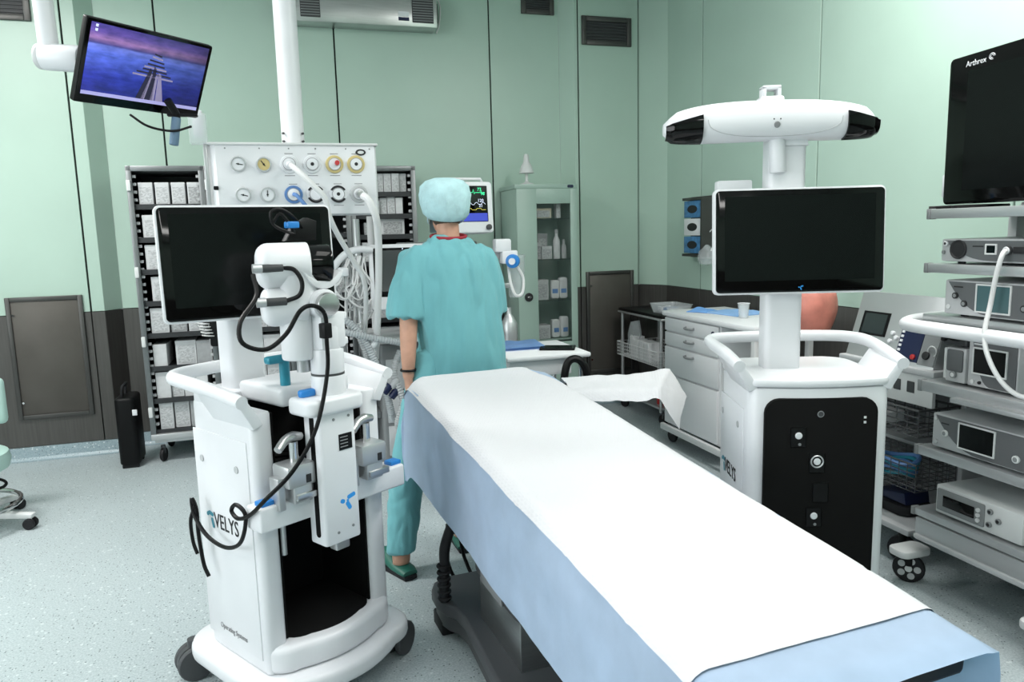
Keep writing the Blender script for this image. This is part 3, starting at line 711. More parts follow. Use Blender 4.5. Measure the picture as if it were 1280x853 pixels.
obj('hose', MB().tube([(-.32, .60, .152), (-.322, .60, .20), (-.315, .60, .28), (-.315, .59, .36), (-.29, .57, .46), (-.25, .55, .6)], [.018, .020, .018, .020, .018, .018], n=12, sub=4), 'rubber', tb)
rb = MB()
for k in range(6): rb.tube([(-.32+.021*math.cos(a*PI/6), .60+.021*math.sin(a*PI/6), .165+.025*k) for a in range(12)], .006, 6, 1, True)
obj('hose_rib', rb, 'rubber', tb)
obj('arm_board', MB().prism([(.29, .80), (.60, .68), (.70, .72), (.86, .90), (.86, 1.0), (.42, 1.04), (.29, 1.0)], 'z', .80, .822, .008), 'black', tb)
obj('arm_board_clamp', MB().cyl((.40, .80, .60), (.40, .80, .80), .014, n=14).box(.28, .44, .77, .83, .70, .74, .006), 'chrome', tb)
obj('arm_board_lever', MB().tube([(.40, .78, .72), (.49, .72, .71), (.56, .74, .66), (.56, .76, .58)], .011, 10, 5), 'chrome', tb)

def sheet(s, t, hw, y0, y1, lift=0):
    """point on a cloth laid over the table: s across (arc length), t along"""
    y = min(t, y1); dt = max(0, t-y1); w_ = hw(y); ds = max(0, abs(s)-w_); sg = 1 if s > 0 else -1
    x = s if ds == 0 else sg*w_
    z = ttop(y)+lift
    # soft shoulder
    r = .03
    if ds == 0:
        k = max(0, abs(s)-(w_-r))/r; z -= .010*k*k
        x = s if k == 0 else s
    else: z -= .010+ds*.985; x += sg*(.006+.05*min(ds, .05)+.03*ds)
    if dt > 0: z -= dt if ds == 0 else max(0, dt-ds)*.9; y += .006+.03*dt+(.05*min(ds, dt))
    if t > y1-.10:
        q = (t-(y1-.10))/.10; z -= .012*min(q, 1)**2; 
        cr = max(0, abs(s)/w_-.75)/.25; z += (-.040*min(cr, 1)**2+.012*(1-min(cr, 1)))*min(q, 1)**1.5 if ds == 0 else -.040*min(q, 1)**1.5
    n1 = noise.noise(Vector((s*3.2, t*2.3, .3))); n2 = noise.noise(Vector((s*9, t*6, 4.1)))
    if ds > 0: x += sg*(.016*n1*min(1, ds/.1)+.006*n2+.004*abs(noise.noise(Vector((t*9, s*2, 7.7))))); z += .006*n1*min(1, ds/.3)
    else: z += .003*n1+.0016*n2
    return Vector((x, y, z))
HR, FH = .27, .30
def HLf(t): return .345+.04*max(0, min(t, 1.1))
def drape(u, v):
    t = -1.045+v*(1.045+1.12+FH); w_ = thw(min(t, 1.12))
    HL = HLf(t); s = -(w_+HL)+u*(2*w_+HL+HR)
    p = sheet(s, t, thw, -1.03, 1.12)
    if t < -1.0 and abs(s) < w_: p.z += .004*math.sin(s*9)-.01*((-1.0-t)/.045)
    return p
dr = obj('table_drape', MB().grid(drape, 76, 150), 'cloth_blue', None, smooth=80, loc=TO, rot=(0, 0, math.radians(TY)))
tag(dr, 'pale blue disposable drape hanging over the sides of the operating table', 'drape')
def pad(u, v):
    t = -.91+v*2.06; w_ = thw(min(t, 1.12)); sm = max(0, min(1, (t-.55)/.5)); s = -(w_+.012)+u*(2*w_+.02-.075*sm*sm)
    p = sheet(s, t, thw, -1.03, 1.12, .004+.003*min(1, max(0, t+.91)/.06)*min(1, u/.06)*min(1, (1-u)/.06))
    p.z += -.0028*max(0, 1-abs(((t+.02*math.sin(s*6)) % .29)-.145)/.012)+.0012*noise.noise(Vector((s*14, t*5, 9)))
    if s < -w_: p.x -= .006
    return p
pd = obj('absorbent_pad', MB().grid(pad, 44, 150), 'pad', None, smooth=80, loc=TO, rot=(0, 0, math.radians(TY)))
tag(pd, 'white quilted absorbent sheet covering the top of the operating table', 'sheet')
def armsheet(u, v):
    # u along the board away from the table, v across from the near to the far edge
    k = min(u/.68, 1); k2 = max(0, u-.68)/.32
    nx, ny = .290+.33*k, .755-.135*k; fx, fy = .40+.56*k, 1.10-.045*k
    x = nx+(fx-nx)*v+.075*k2; y = ny+(fy-ny)*v-.030*k2
    a = abs(v-.5)*2; z = .842+.010*(1-a*a)-.008*k-.030*max(0, a-.80)/.20
    z -= .125*k2**1.25
    z += .010*noise.noise(Vector((u*5, v*3, 2.2)))+.004*noise.noise(Vector((u*16, v*9, 1)))+.010*math.exp(-((u-.64)/.05)**2)
    return Vector((x, y, z))
ab = obj('arm_board_sheet', MB().grid(armsheet, 50, 26), 'pad', None, smooth=80, loc=TO, rot=(0, 0, math.radians(TY)))
tag(ab, 'small white sheet draped over the arm board beside the operating table', 'sheet')
# foot-switch cord on the floor by the table
o = obj('floor_cord', MB().tube([(.86, 3.05, .012), (.72, 2.98, .012), (.63, 2.99, .03), (.60, 3.02, .14), (.615, 3.04, .20), (.66, 3.03, .21), (.68, 3.0, .10), (.72, 2.92, .02), (.84, 2.87, .012)], .008, 8, 6), 'black')
tag(o, 'looped black cord standing up from the floor under the far end of the drape', 'cord')

# ================================================================ THE PERSON (seen from behind)
PO = (.70, 3.38, 0)
P = thing('person', 'person in teal scrubs and pale bouffant cap standing with back turned beyond the table', 'person', PO)
body = MB()
# legs, pelvis, torso, neck, head, arms: one continuous skin
limb(body, [(-.272, -.205, .06), (-.268, -.20, .12), (-.240, -.165, .28), (-.19, -.10, .50), (-.10, -.02, .75), (-.035, .02, .92)], [.040, .042, .056, .058, .078, .088])
limb(body, [(.05, .0, .06), (.05, .0, .12), (.055, .02, .28), (.07, .04, .50), (.085, .04, .75), (.085, .03, .92)], [.040, .042, .056, .058, .078, .088])
body.loft([ell((.035, .02, .84), .12, .10), ell((.04, .02, .95), .145, .105), ell((.045, .02, 1.10), .14, .095), ell((.04, .02, 1.25), .165, .105), ell((.045, .02, 1.37), .150, .085), ell((.045, .03, 1.43), .10, .065), ell((.05, .035, 1.47), .054, .054), ell((.05, .045, 1.58), .051, .054)])
HC = (.05, .075, 1.605)
body.sphere((HC[0], HC[1]-.005, HC[2]+.02), (.076, .095, .095), 24, 16)
body.sphere((HC[0], HC[1]+.035, HC[2]-.045), (.055, .062, .07), 20, 12)
body.sphere((HC[0], HC[1]+.095, HC[2]-.012), (.012, .022, .020), 12, 8)       # nose
body.loft([ell((HC[0], HC[1]+.085, HC[2]-.055), .024, .018), ell((HC[0], HC[1]+.086, HC[2]-.046), .026, .018)])   # lips
for s in (-1, 1):
    body.sphere((HC[0]+s*.078, HC[1]-.005, HC[2]-.005), (.010, .020, .032), 12, 8)
    body.sphere((HC[0]+s*.032, HC[1]+.078, HC[2]+.025), (.022, .016, .010), 12, 8)
# arms
limb(body, [(-.09, .02, 1.41), (-.125, .015, 1.37), (-.148, -.005, 1.28), (-.160, -.03, 1.14), (-.168, -.045, 1.05), (-.175, -.06, .95), (-.180, -.06, .86)], [.045, .045, .043, .042, .040, .034, .026])
limb(body, [(.18, .02, 1.41), (.215, .015, 1.37), (.235, .02, 1.28), (.240, .04, 1.14), (.236, .07, 1.06), (.215, .15, 1.0), (.19, .22, .98)], [.045, .045, .043, .041, .039, .033, .026])
def hand(mb, w, d, n, side):
    """w wrist, d pointing direction, n back-of-hand normal"""
    w, d, n = Vector(w), Vector(d).normalized(), Vector(n).normalized(); n = (n-d*n.dot(d)).normalized(); x = d.cross(n)*side
    def q(a, b, c): return w+x*a+d*b+n*c
    rings = []
    for b_, hw_, th_ in ((-.02, .024, .020), (.01, .030, .018), (.05, .040, .016), (.085, .040, .014)):
        rings.append([q(hw_*math.cos(a), b_, th_*math.sin(a)) for a in [2*PI*i/14 for i in range(14)]])
    mb.loft(rings)
    for i, (a, ln, s0) in enumerate(((.030, .068, .006), (.010, .078, .0), (-.010, .072, .0), (-.030, .056, -.006))):
        mb.tube([q(a*.9, .06, 0), q(a, .088, .002), q(a+s0*.3, .088+ln*.45, -.004), q(a+s0*.5, .088+ln*.75, -.018), q(a+s0*.5, .088+ln*.95, -.034)], [.010, .0098, .009, .0082, .0065], 10, 4)
    mb.tube([q(.02, .015, -.004), q(.042, .035, -.010), q(.056, .062, -.014), q(.058, .090, -.022)], [.014, .0125, .011, .0085], 10, 4)
hand(body, (-.180, -.058, .855), (.06, .10, -1), (-1, -.15, 0), 1)
hand(body, (.188, .228, .978), (-.25, 1, -.10), (.25, .1, 1), -1)
# feet inside the clogs
for (ax_, ay_, tx, ty_) in ((-.272, -.205, -.34, -.05), (.05, .0, .055, .19)):
    body.loft([ell((ax_+(tx-ax_)*k, ay_+(ty_-ay_)*k, h), .036, .036) for k, h in ((0, .05), (.35, .04))])
sk = remesh(body, .0065, 5)
obj('body', sk, 'skin', P, smooth=180)
for s in (-1, 1):
    e = obj('eye', MB().sphere((HC[0]+s*.032, HC[1]+.085, HC[2]+.022), .011, 12, 8), 'white', P)
    obj('iris', MB().sphere((HC[0]+s*.032, HC[1]+.0935, HC[2]+.022), .0045, 8, 6), 'ink', e)
obj('hair', MB().sphere((HC[0], HC[1]-.022, HC[2]-.012), (.074, .082, .075), 20, 14), 'hair', P)
# scrub trousers
tr = MB()
limb(tr, [(-.268, -.20, .105), (-.265, -.197, .14), (-.240, -.165, .30), (-.19, -.10, .52), (-.10, -.02, .75), (-.035, .02, .93)], [.066, .066, .074, .082, .102, .115], 18)
limb(tr, [(.05, .0, .105), (.05, .0, .14), (.055, .02, .30), (.07, .04, .52), (.085, .04, .75), (.085, .03, .93)], [.066, .066, .074, .082, .102, .115], 18)
tr.loft([ell((.04, .02, .78), .13, .115, 24), ell((.045, .02, .90), .165, .125, 24), ell((.045, .02, 1.02), .155, .12, 24)])
tr = remesh(tr, .010, 4)
def folds(mb, amp, sx, sz, seed):
    for v in mb.bm.verts:
        p = v.co; n = noise.noise(Vector((p.x*sx, p.y*sx, p.z*sz+seed)))+.5*noise.noise(Vector((p.x*sx*2.3, p.y*sx*2.3, p.z*sz*2+seed+7)))
        n = abs(n)*1.6-.35; d = v.normal; v.co = p+d*(amp*n)
    return mb
tr.bm.normal_update(); folds(tr, .007, 16, 7, 3)
obj('trousers', tr, 'scrub', P, smooth=180)
# scrub top, loose
tp = MB()
tp.loft([ell((.098, .01, .80), .205, .160, 36, 2.3), ell((.092, .01, .95), .200, .155, 36, 2.3), ell((.080, .012, 1.10), .196, .148, 36, 2.3), ell((.068, .015, 1.24), .190, .142, 36, 2.4), ell((.055, .02, 1.34), .188, .132, 36, 2.4), ell((.050, .02, 1.405), .172, .115, 36, 2.3), ell((.048, .022, 1.45), .125, .095, 36, 2.2), ell((.048, .025, 1.485), .082, .076, 36, 2.0)])
limb(tp, [(-.065, .02, 1.402), (-.112, .015, 1.368), (-.142, .0, 1.29), (-.160, -.012, 1.20), (-.168, -.018, 1.125)], [.066, .074, .079, .082, .085], 22)
limb(tp, [(.155, .02, 1.402), (.200, .015, 1.368), (.226, .015, 1.29), (.238, .025, 1.20), (.242, .035, 1.125)], [.066, .074, .077, .079, .080], 22)
tp = remesh(tp, .010, 6); tp.bm.normal_update(); folds(tp, .015, 12, 2.2, 11)
obj('scrub_top', tp, 'scrub', P, smooth=180)
col = []
for i in range(28):
    a = 2*PI*i/28; col.append((.048+.079*math.cos(a), .024+.073*math.sin(a), 1.487+.010*math.sin(a)))
obj('collar', MB().tube(col, .0085, 8, 1, True), 'collar_red', P)
# bouffant cap
cp = MB(); rings = []
for k, (r_, z_) in enumerate(((.090, -.062), (.108, -.042), (.122, .005), (.126, .045), (.118, .083), (.092, .108), (.05, .120))):
    ring = []
    for i in range(48):
        a = 2*PI*i/48; pl = 1+.030*math.sin(a*17+k*.5)*(1.3-.16*k)+.09*noise.noise(Vector((math.cos(a)*2, math.sin(a)*2, z_*16)))
        back = .012 if math.sin(a) < 0 else 0
        ring.append((HC[0]+r_*pl*math.cos(a)*.93, HC[1]-.012+(r_*1.02*pl+back)*math.sin(a), HC[2]+.028+z_-.020*math.sin(a)*-1*(1 if k < 3 else .3)))
    rings.append(ring)
cp.loft(rings)
obj('bouffant_cap', cp, 'cap', P, smooth=60)
mk = MB().grid(lambda u, v: Vector((HC[0]+.070*math.sin((u-.5)*2.6), HC[1]+.03+.085*math.cos((u-.5)*2.6), HC[2]-.10+.105*v)), 14, 6)
obj('face_mask', mk, 'mask', P)
for s in (-1, 1): obj('mask_strap', MB().tube([(HC[0]+s*.068, HC[1]+.05, HC[2]-.06), (HC[0]+s*.085, HC[1]+.0, HC[2]-.045), (HC[0]+s*.086, HC[1]-.02, HC[2]-.01)], .003, 6, 5), 'mask', P)
obj('wristband', MB().tube([(-.179+.032*math.cos(a*PI/8), -.06+.032*math.sin(a*PI/8), .895) for a in range(16)], .006, 6, 1, True), 'black', P)
# clogs
for (hx, hy, tx, ty_) in ((-.258, -.245, -.345, -.02), (.05, -.055, .06, .20)):
    d = Vector((tx-hx, ty_-hy, 0)); ln = d.length; a = math.atan2(d.y, d.x)
    prof = [(-.035, .036, .030), (0, .045, .042), (.06, .046, .044), (.13, .047, .078), (.19, .052, .070), (.235, .046, .052), (.262, .026, .030)]
    rg = [[(x, w_*math.cos(k*PI/8), h_*.5+h_*.5*math.sin(k*PI/8)) for k in range(16)] for x, w_, h_ in prof]
    cl = obj('clog', MB().loft([[(p[0], p[1], p[2]+.012) for p in r_] for r_ in rg]), 'clog', P, smooth=60, loc=(hx, hy, 0), rot=(0, 0, a))
    obj('sole', MB().prism([(-.040, -.03), (.10, -.042), (.20, -.052), (.255, -.03), (.268, 0), (.255, .03), (.20, .052), (.10, .042), (-.040, .03), (-.048, 0)], 'z', 0, .022, .004), 'rubber', cl)
    for k in range(4):
        for sy in (-1, 1): obj('vent_slot', MB().box(.135+.018*k, .142+.018*k, sy*.0505-.004, sy*.0505+.004, .035, .062, .001), 'ink', cl, smooth=0)
# ================================================================ STORAGE CABINETS ALONG THE BACK WALL
CW, CY0, CY1, CH_ = .468, 5.42, 5.93, 1.985
ORD = ['leftmost', 'second from left', 'third from left', 'fourth from left', 'fifth from left', 'sixth from left', 'seventh from left']
proto = {}
def cabinet(x0, label, shelves):
    t = thing('storage_cabinet', label, 'cabinet', (x0+CW/2, CY0, 0), group='steel storage cabinets')
    h = CW/2
    if 'side' not in proto:
        proto['side'] = obj('side_panel', MB().box(-.006, .006, .02, CY1-CY0, .20, CH_, .002), 'cab_steel', t)
        proto['post'] = obj('front_post', MB().box(-.017, .017, 0, .03, .20, CH_, .003), 'cab_steel', t)
        te = MB()
        for i in range(34): te.box(-.012, .012, .03, .055, .26+i*.05, .278+i*.05)
        proto['teeth'] = obj('rack_teeth', te, 'pale_grey', t, smooth=0); proto['teeth']['kind'] = 'stuff'
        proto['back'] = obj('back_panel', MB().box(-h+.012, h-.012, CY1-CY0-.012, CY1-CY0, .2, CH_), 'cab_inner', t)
        proto['top'] = obj('top_panel', MB().box(-h, h, 0, CY1-CY0, CH_-.035, CH_, .004), 'cab_steel', t)
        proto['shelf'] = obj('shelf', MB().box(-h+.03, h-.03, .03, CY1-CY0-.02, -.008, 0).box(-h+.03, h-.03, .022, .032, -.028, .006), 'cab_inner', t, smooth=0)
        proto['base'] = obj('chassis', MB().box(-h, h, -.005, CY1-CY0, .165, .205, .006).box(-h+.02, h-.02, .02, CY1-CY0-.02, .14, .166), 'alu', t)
        proto['clip'] = obj('door_clip', MB().box(-.012, .014, -.016, .004, -.035, .035, .005), 'off_white', t)
        for k in ('side', 'post', 'teeth', 'back', 'top', 'shelf', 'base', 'clip'): C.objects.unlink(proto[k]); proto[k].parent = None
    def put(k, loc): return share(proto[k], loc, t, proto[k].name.split('.')[0])
    put('side', (-h+.006, 0, 0)); put('side', (h-.006, 0, 0)); put('post', (-h+.017, 0, 0)); put('post', (h-.017, 0, 0))
    put('teeth', (-h+.040, 0, 0)); put('teeth', (h-.040, 0, 0)); put('back', (0, 0, 0)); put('top', (0, 0, 0)); put('base', (0, 0, 0))
    for z in shelves: put('shelf', (0, 0, z))
    for z in (1.86, 1.3, .84, .36): put('clip', (-h+.012, 0, z))
    for x in (-h+.06, h-.06):
        for y in (.06, CY1-CY0-.06): castor(t, x, y, 75, .048, 'castor_grey', False)
    return t
carton_mesh = {}
def carton(x, y, z, w_, d_, h_, mm, label, lab_m, group, name='implant_box'):
    t = thing(name, label, 'box', (x, y, z), 0, group)
    obj('carton', MB().box(-w_/2, w_/2, 0, d_, 0, h_, .0025, 1), mm, t, smooth=0)
    obj('lid', MB().box(-w_/2-.001, w_/2+.001, -.001, d_+.001, h_*.86, h_+.001, .002, 1), mm, t, smooth=0)
    if lab_m: obj('printed_label', MB().box(-w_*.40, w_*.40, -.0022, -.001, h_*.08, h_*.80), lab_m, t, smooth=0)
    return t
def row(x0, zs, shelf_name, cab_name, spec, seed, group):
    """spec: list of (width, height, material, print, leading gap)"""
    x = x0; n = len(spec)
    for i, (w_, h_, mm, pm, gap) in enumerate(spec):
        x += gap
        o = ORD[i] if i < n-1 or n == 1 else 'rightmost'
        if n == 1: o = 'single'
        carton(x+w_/2, CY0+.045+.01*((i*seed) % 3), zs+.0005, w_, .30, h_, mm, f'{o} box on {shelf_name} of {cab_name}', pm, group)
        x += w_+.003
SN = ['the top shelf', 'the second shelf', 'the third shelf', 'the fourth shelf', 'the fifth shelf', 'the sixth shelf', 'the seventh shelf', 'the bottom shelf']
sh1 = [1.735, 1.52, 1.31, 1.10, .885, .66, .44, .225]
LC = 'the cabinet beside the black case'
cabinet(-.910, 'tall open steel cabinet of boxes beside the black case, leftmost of the row', sh1)
X = -.86; c_, g_ = 'carton', 'carton_grey'
row(X, sh1[0], SN[0], LC, [(.085, .145, c_, 'print_small', .01)]+[(.083, .145, c_, 'print_small', .012)]*2+[(.078, .145, c_, 'print_dark', .012)], 3, 'boxes in the left cabinet')
row(X, sh1[1], SN[1], LC, [(.15, .15, c_, 'print_small', .015), (.10, .14, c_, 'print_dark', .02)], 2, 'boxes in the left cabinet')
row(X, sh1[2], SN[2], LC, [(.19, .165, c_, 'print_small', .015), (.12, .15, g_, 'print_dark', .01)], 2, 'boxes in the left cabinet')
row(X, sh1[3], SN[3], LC, [(.16, .165, c_, 'print_small', .035), (.10, .15, c_, 'print_dark', .02)], 2, 'boxes in the left cabinet')
row(X, sh1[4], SN[4], LC, [(.11, .17, c_, 'print_small', .01), (.10, .17, g_, 'print_dark', .005), (.09, .165, c_, 'print_small', .01)], 2, 'boxes in the left cabinet')
row(X, sh1[5], SN[5], LC, [(.085, .15, c_, None, .005), (.13, .165, c_, 'print_small', .05), (.10, .16, g_, None, .0)], 2, 'boxes in the left cabinet')
row(X, sh1[6], SN[6], LC, [(.09, .18, c_, None, .005), (.075, .18, c_, 'print_small', .0), (.075, .175, c_, None, .003), (.075, .17, c_, None, .0)], 2, 'boxes in the left cabinet')
row(X, sh1[7], SN[7], LC, [(.085, .19, c_, 'print_small', .01), (.095, .19, c_, 'print_small', .004), (.10, .185, g_, None, .004), (.07, .17, c_, None, 0)], 2, 'boxes in the left cabinet')
cabinet(-.440, 'tall open steel cabinet hidden behind the robot cart monitor', sh1)
LB = 'the cabinet behind the robot screen'
for k, (sp) in enumerate([[(.09, .16, c_, 'print_small', .0)]*4, [(.12, .17, c_, None, .0)]*3, [(.08, .18, c_, 'print_small', .002)]*4, [(.09, .17, g_, None, .0)]*4]):
    row(-.39, sh1[4+k], SN[4+k], LB, sp, 2, 'boxes in the cabinet behind the robot cart screen')
cabinet(.030, 'tall open steel cabinet behind the gas pendant, third of the row', sh1)
LCc = 'the cabinet below the pendant'
for k, sp in ((3, [(.09, .14, c_, 'print_dark', .26)]), (5, [(.085, .17, c_, 'print_small', .0)]*4), (6, [(.11, .17, g_, None, .0)]*3)):
    row(.08, sh1[k], SN[k], LCc, sp, 2, 'boxes in the cabinet below the gas pendant')
sh4 = [1.80, 1.645, 1.50, 1.31, 1.12, .90, .68, .46, .225]
cabinet(.500, 'tall open steel cabinet behind the person, rightmost of the row', sh4)
LD = 'the cabinet right of the pendant'
X = .55
row(X, sh4[0], 'the top shelf', LD, [(.05, .135, c_, 'print_small', .09)]+[(.052, .135, c_, 'print_small', 0)]*4, 2, 'boxes in the right cabinet')
row(X, sh4[1], 'the second shelf', LD, [(.06, .10, g_, 'print_dark', .10), (.05, .12, c_, 'print_small', .0), (.055, .125, c_, 'print_small', 0), (.05, .12, c_, None, 0)], 2, 'boxes in the right cabinet')
row(X, sh4[2], 'the third shelf', LD, [(.06, .09, g_, 'print_dark', .04), (.17, .115, c_, 'print_dark', .06)], 2, 'boxes in the right cabinet')
row(X, sh4[3], 'the fourth shelf', LD, [(.12, .14, c_, 'print_small', .02), (.12, .12, g_, None, .03)], 2, 'boxes in the right cabinet')
for k in (5, 6, 7): row(X, sh4[k], SN[k], LD, [(.09, .14, c_, 'print_small', .0)]*4, 2, 'boxes in the right cabinet')
o = thing('hanging_pouch', 'black pouch with white coiled cord hanging below the robot cart screen', 'pouch', (-.46, 5.33, .79))
obj('pouch', MB().box(-.02, .12, 0, .05, 0, .21, .015, 3), 'black', o)
obj('strap', MB().tube([(.02, .02, .2), (.04, .03, .26), (.08, .03, .2)], .006), 'black', o)
hx = [(-.07+.035*math.cos(k*PI/5)+.0006*k, -.005+.02*math.sin(k*PI/5), .22-.0021*k) for k in range(72)]
obj('coiled_cord', MB().tube(hx, .004, 5, 1), 'cable_white', o)

# black case on the floor
t = thing('case', 'black upright travel case standing by the wall beside the left cabinet', 'case', (-1.045, 5.50, 0))
obj('shell', MB().prism(rr(.125, .26, .035), 'z', .02, .48, .02, 3), 'black', t)
for y in (-.10, .10): obj('foot', MB().box(-.05, .05, y-.015, y+.015, 0, .025, .004), 'rubber', t)
obj('handle', MB().tube([(-.02, -.06, .475), (-.015, -.06, .54), (0, 0, .56), (-.015, .06, .54), (-.02, .06, .475)], .010, 8, 5), 'rubber', t)
obj('white_tag', MB().box(.045, .075, -.138, -.130, .36, .40, .003), 'white', t)

# rolling stool at the left edge
t = thing('stool', 'mint green rolling stool with chrome foot ring, cut by the left edge', 'stool', (-1.70, 4.48, 0))
obj('seat', MB().lathe([(.0001, .305), (.20, .305), (.245, .33), (.255, .37), (.245, .41), (.20, .435), (.0001, .44)], n=36), 'mint_vinyl', t)
obj('backrest', MB().box(-.16, .20, .20, .26, .52, .78, .03, 3), 'mint_vinyl', t)
obj('back_bar', MB().tube([(0, .10, .32), (0, .24, .33), (0, .26, .42), (0, .25, .56)], .014), 'chrome', t)
obj('lift_lever', MB().tube([(.05, -.02, .29), (.19, -.03, .28), (.235, -.03, .255), (.22, -.05, .235), (.15, -.06, .23)], .008), 'black', t)
obj('gas_lift', MB().cyl((0, 0, .10), (0, 0, .305), .026, n=18), 'chrome', t)
obj('foot_ring', MB().tube([(.275*math.cos(a*PI/16), .275*math.sin(a*PI/16), .135) for a in range(32)], .013, 10, 1, True), 'chrome', t)
for k in range(5):
    a = math.radians(-12+72*k); lg = obj('base_leg', MB().prism([(.02, .075), (.36, .06), (.37, .085), (.02, .115)], 'y', -.022, .022, .006), 'off_white', t, rot=(0, 0, a))
    cs = obj('castor', MB().cyl((.345, -.012, .03), (.345, .012, .03), .012, n=12).cyl((.345, 0, .03), (.345, 0, .07), .008, n=10), 'off_white', lg)
    for s in (-1, 1):
        w2 = MB().lathe([(.020, -.010), (.028, -.010), (.030, 0), (.028, .010), (.020, .010)], (.345, s*.018, .030), (0, 1, 0), 20)
        w2.cyl((.345, s*.018-.006, .03), (.345, s*.018+.006, .03), .0201, n=16)
        c2 = w2.bm; o2 = obj('castor_wheel', w2, 'rubber', lg)

# ================================================================ CEILING PENDANT
t = thing('ceiling_pendant', 'white ceiling pendant box with gas gauges and outlets on a column', 'pendant', (.11, 4.0, 1.615))
obj('column', MB().cyl((.0, .20, .345), (.0, .20, CEIL-1.615), .058, n=32), 'white', t)
for z in (.38, .42):
    for s in (-1, 1): obj('column_screw', MB().cyl((s*.045, .20-.045, z), (s*.052, .20-.052, z), .006, n=8), 'dark_grey', t)
bxm = obj('housing', MB().prism([(-.40, .02), (-.375, 0), (.395, 0), (.405, .02), (.405, .34), (-.40, .34)], 'z', 0, .345, .004), 'white_satin', t)
obj('lid', MB().box(-.412, .412, -.01, .35, .343, .355, .003), 'off_white', t)
obj('end_panel', MB().prism([(-.418, .05), (-.398, .05), (-.398, .30), (-.418, .30)], 'z', -.02, .345, .003), 'off_white', t)
obj('panel_lock', MB().box(-.395, -.372, -.012, .0, .125, .145, .004), 'black', t)
for x in (-.33, -.17, -.03, .10, .25, .37): obj('panel_screw', MB().cyl((x, -.002, .327), (x, .002, .327), .004, n=8), 'mid_grey', t)
obj('maker_badge', MB().prism([(.325+.026*math.cos(a*PI/10), .310+.016*math.sin(a*PI/10)) for a in range(20)], 'y', -.003, 0), 'ink', t)
obj('badge_print', MB().prism([(.325+.016*math.cos(a*PI/10), .310+.008*math.sin(a*PI/10)) for a in range(20)], 'y', -.0042, -.003), 'off_white', t)
PX = .11; ZR = (.250, .100)
for x, z, mm, ang in ((-.163, ZR[0], 'white', -10), (-.043, ZR[0]-.002, 'yellow_ring', 125), (-.150, ZR[1], 'white', -15), (-.035, ZR[1], 'white', 90)):
    x -= PX
    g = obj('gauge', MB().lathe([(.036, 0), (.038, .012), (.034, .020), (.030, .020), (.030, .014), (.0001, .014)], (x, 0, z), (0, -1, 0), 28), 'alu', t)
    obj('dial', MB().cyl((x, -.0145, z), (x, -.0155, z), .029, n=24), mm, g)
    a = math.radians(ang); dx, dz = math.cos(a), math.sin(a)
    obj('needle', MB().tube([(x-.010*dx, -.017, z-.010*dz), (x+.022*dx, -.017, z+.022*dz)], .0022, 6, 1), 'ink', g)
    obj('needle_hub', MB().cyl((x, -.0155, z), (x, -.019, z), .005, n=10), 'ink', g)
for i, (x, z, mm) in enumerate(((.078, ZR[0], 'white'), (.190, ZR[0], 'white'), (.300, ZR[0], 'yellow_ring'), (.408, ZR[0], 'yellow_ring'), (.090, ZR[1], 'blue_ring'), (.198, ZR[1], 'white'), (.310, ZR[1], 'white'), (.415, ZR[1], 'pale_grey'))):
    x -= PX
    g = obj('gas_outlet', MB().lathe([(.045, 0), (.045, .006), (.042, .010), (.030, .010)], (x, 0, z), (0, -1, 0), 28), mm, t)
    obj('outlet_face', MB().lathe([(.031, 0), (.031, .014), (.028, .018), (.0001, .018)], (x, 0, z), (0, -1, 0), 24), 'white', g)
    obj('outlet_ring', MB().tube([(x+.030*math.cos(a*PI/12), -.0165, z+.030*math.sin(a*PI/12)) for a in range(24)], .0018, 5, 1, True), 'ink_grey', g)
    if i in (1, 3, 6): obj('outlet_hole', MB().cyl((x, -.0175, z), (x, -.0195, z), .009, n=14), 'ink', g)
    if i in (5, 6):
        for a0 in (30, 205):
            P_ = [(x+.044*math.cos(math.radians(a)), z+.044*math.sin(math.radians(a))) for a in range(a0, a0+125, 12)]+[(x+.033*math.cos(math.radians(a)), z+.033*math.sin(math.radians(a))) for a in range(a0+120, a0-1, -12)]
            obj('black_band', MB().prism(P_, 'y', -.0125, -.009), 'ink', g)
    if i == 2: obj('red_plug', MB().cyl((x+.012, -.018, z+.004), (x+.012, -.035, z+.006), .012, n=14), 'red', g)
    if i in (4,): obj('hose_plug', MB().cyl((x, -.018, z), (x, -.045, z), .014, n=14), 'white', g)
    if i == 7: obj('hose_plug', MB().cyl((x, -.018, z), (x+.004, -.06, z-.004), .019, n=16, bev=.003), 'steel', g)
    if i == 0: obj('hose_plug', MB().cyl((x, -.018, z), (x+.004, -.05, z-.01), .016, n=14, bev=.003), 'white', g)
    for dz, ww in ((.052, .04), (-.056, .05)):
        obj('print_line', MB().box(x-ww/2, x+ww/2, -.0008, .0006, z+dz-.002, z+dz+.002), 'ink_grey', t, smooth=0)
hold = obj('accessory_holder', MB().box(-.485, -.405, -.02, .05, .345, .49, .006), 'clear', t)
obj('holder_device', MB().box(-.465, -.42, -.01, .04, .38, .505, .008), 'white', hold)
obj('holder_post', MB().box(-.43, -.412, .01, .03, .05, .36, .003), 'alu', t)
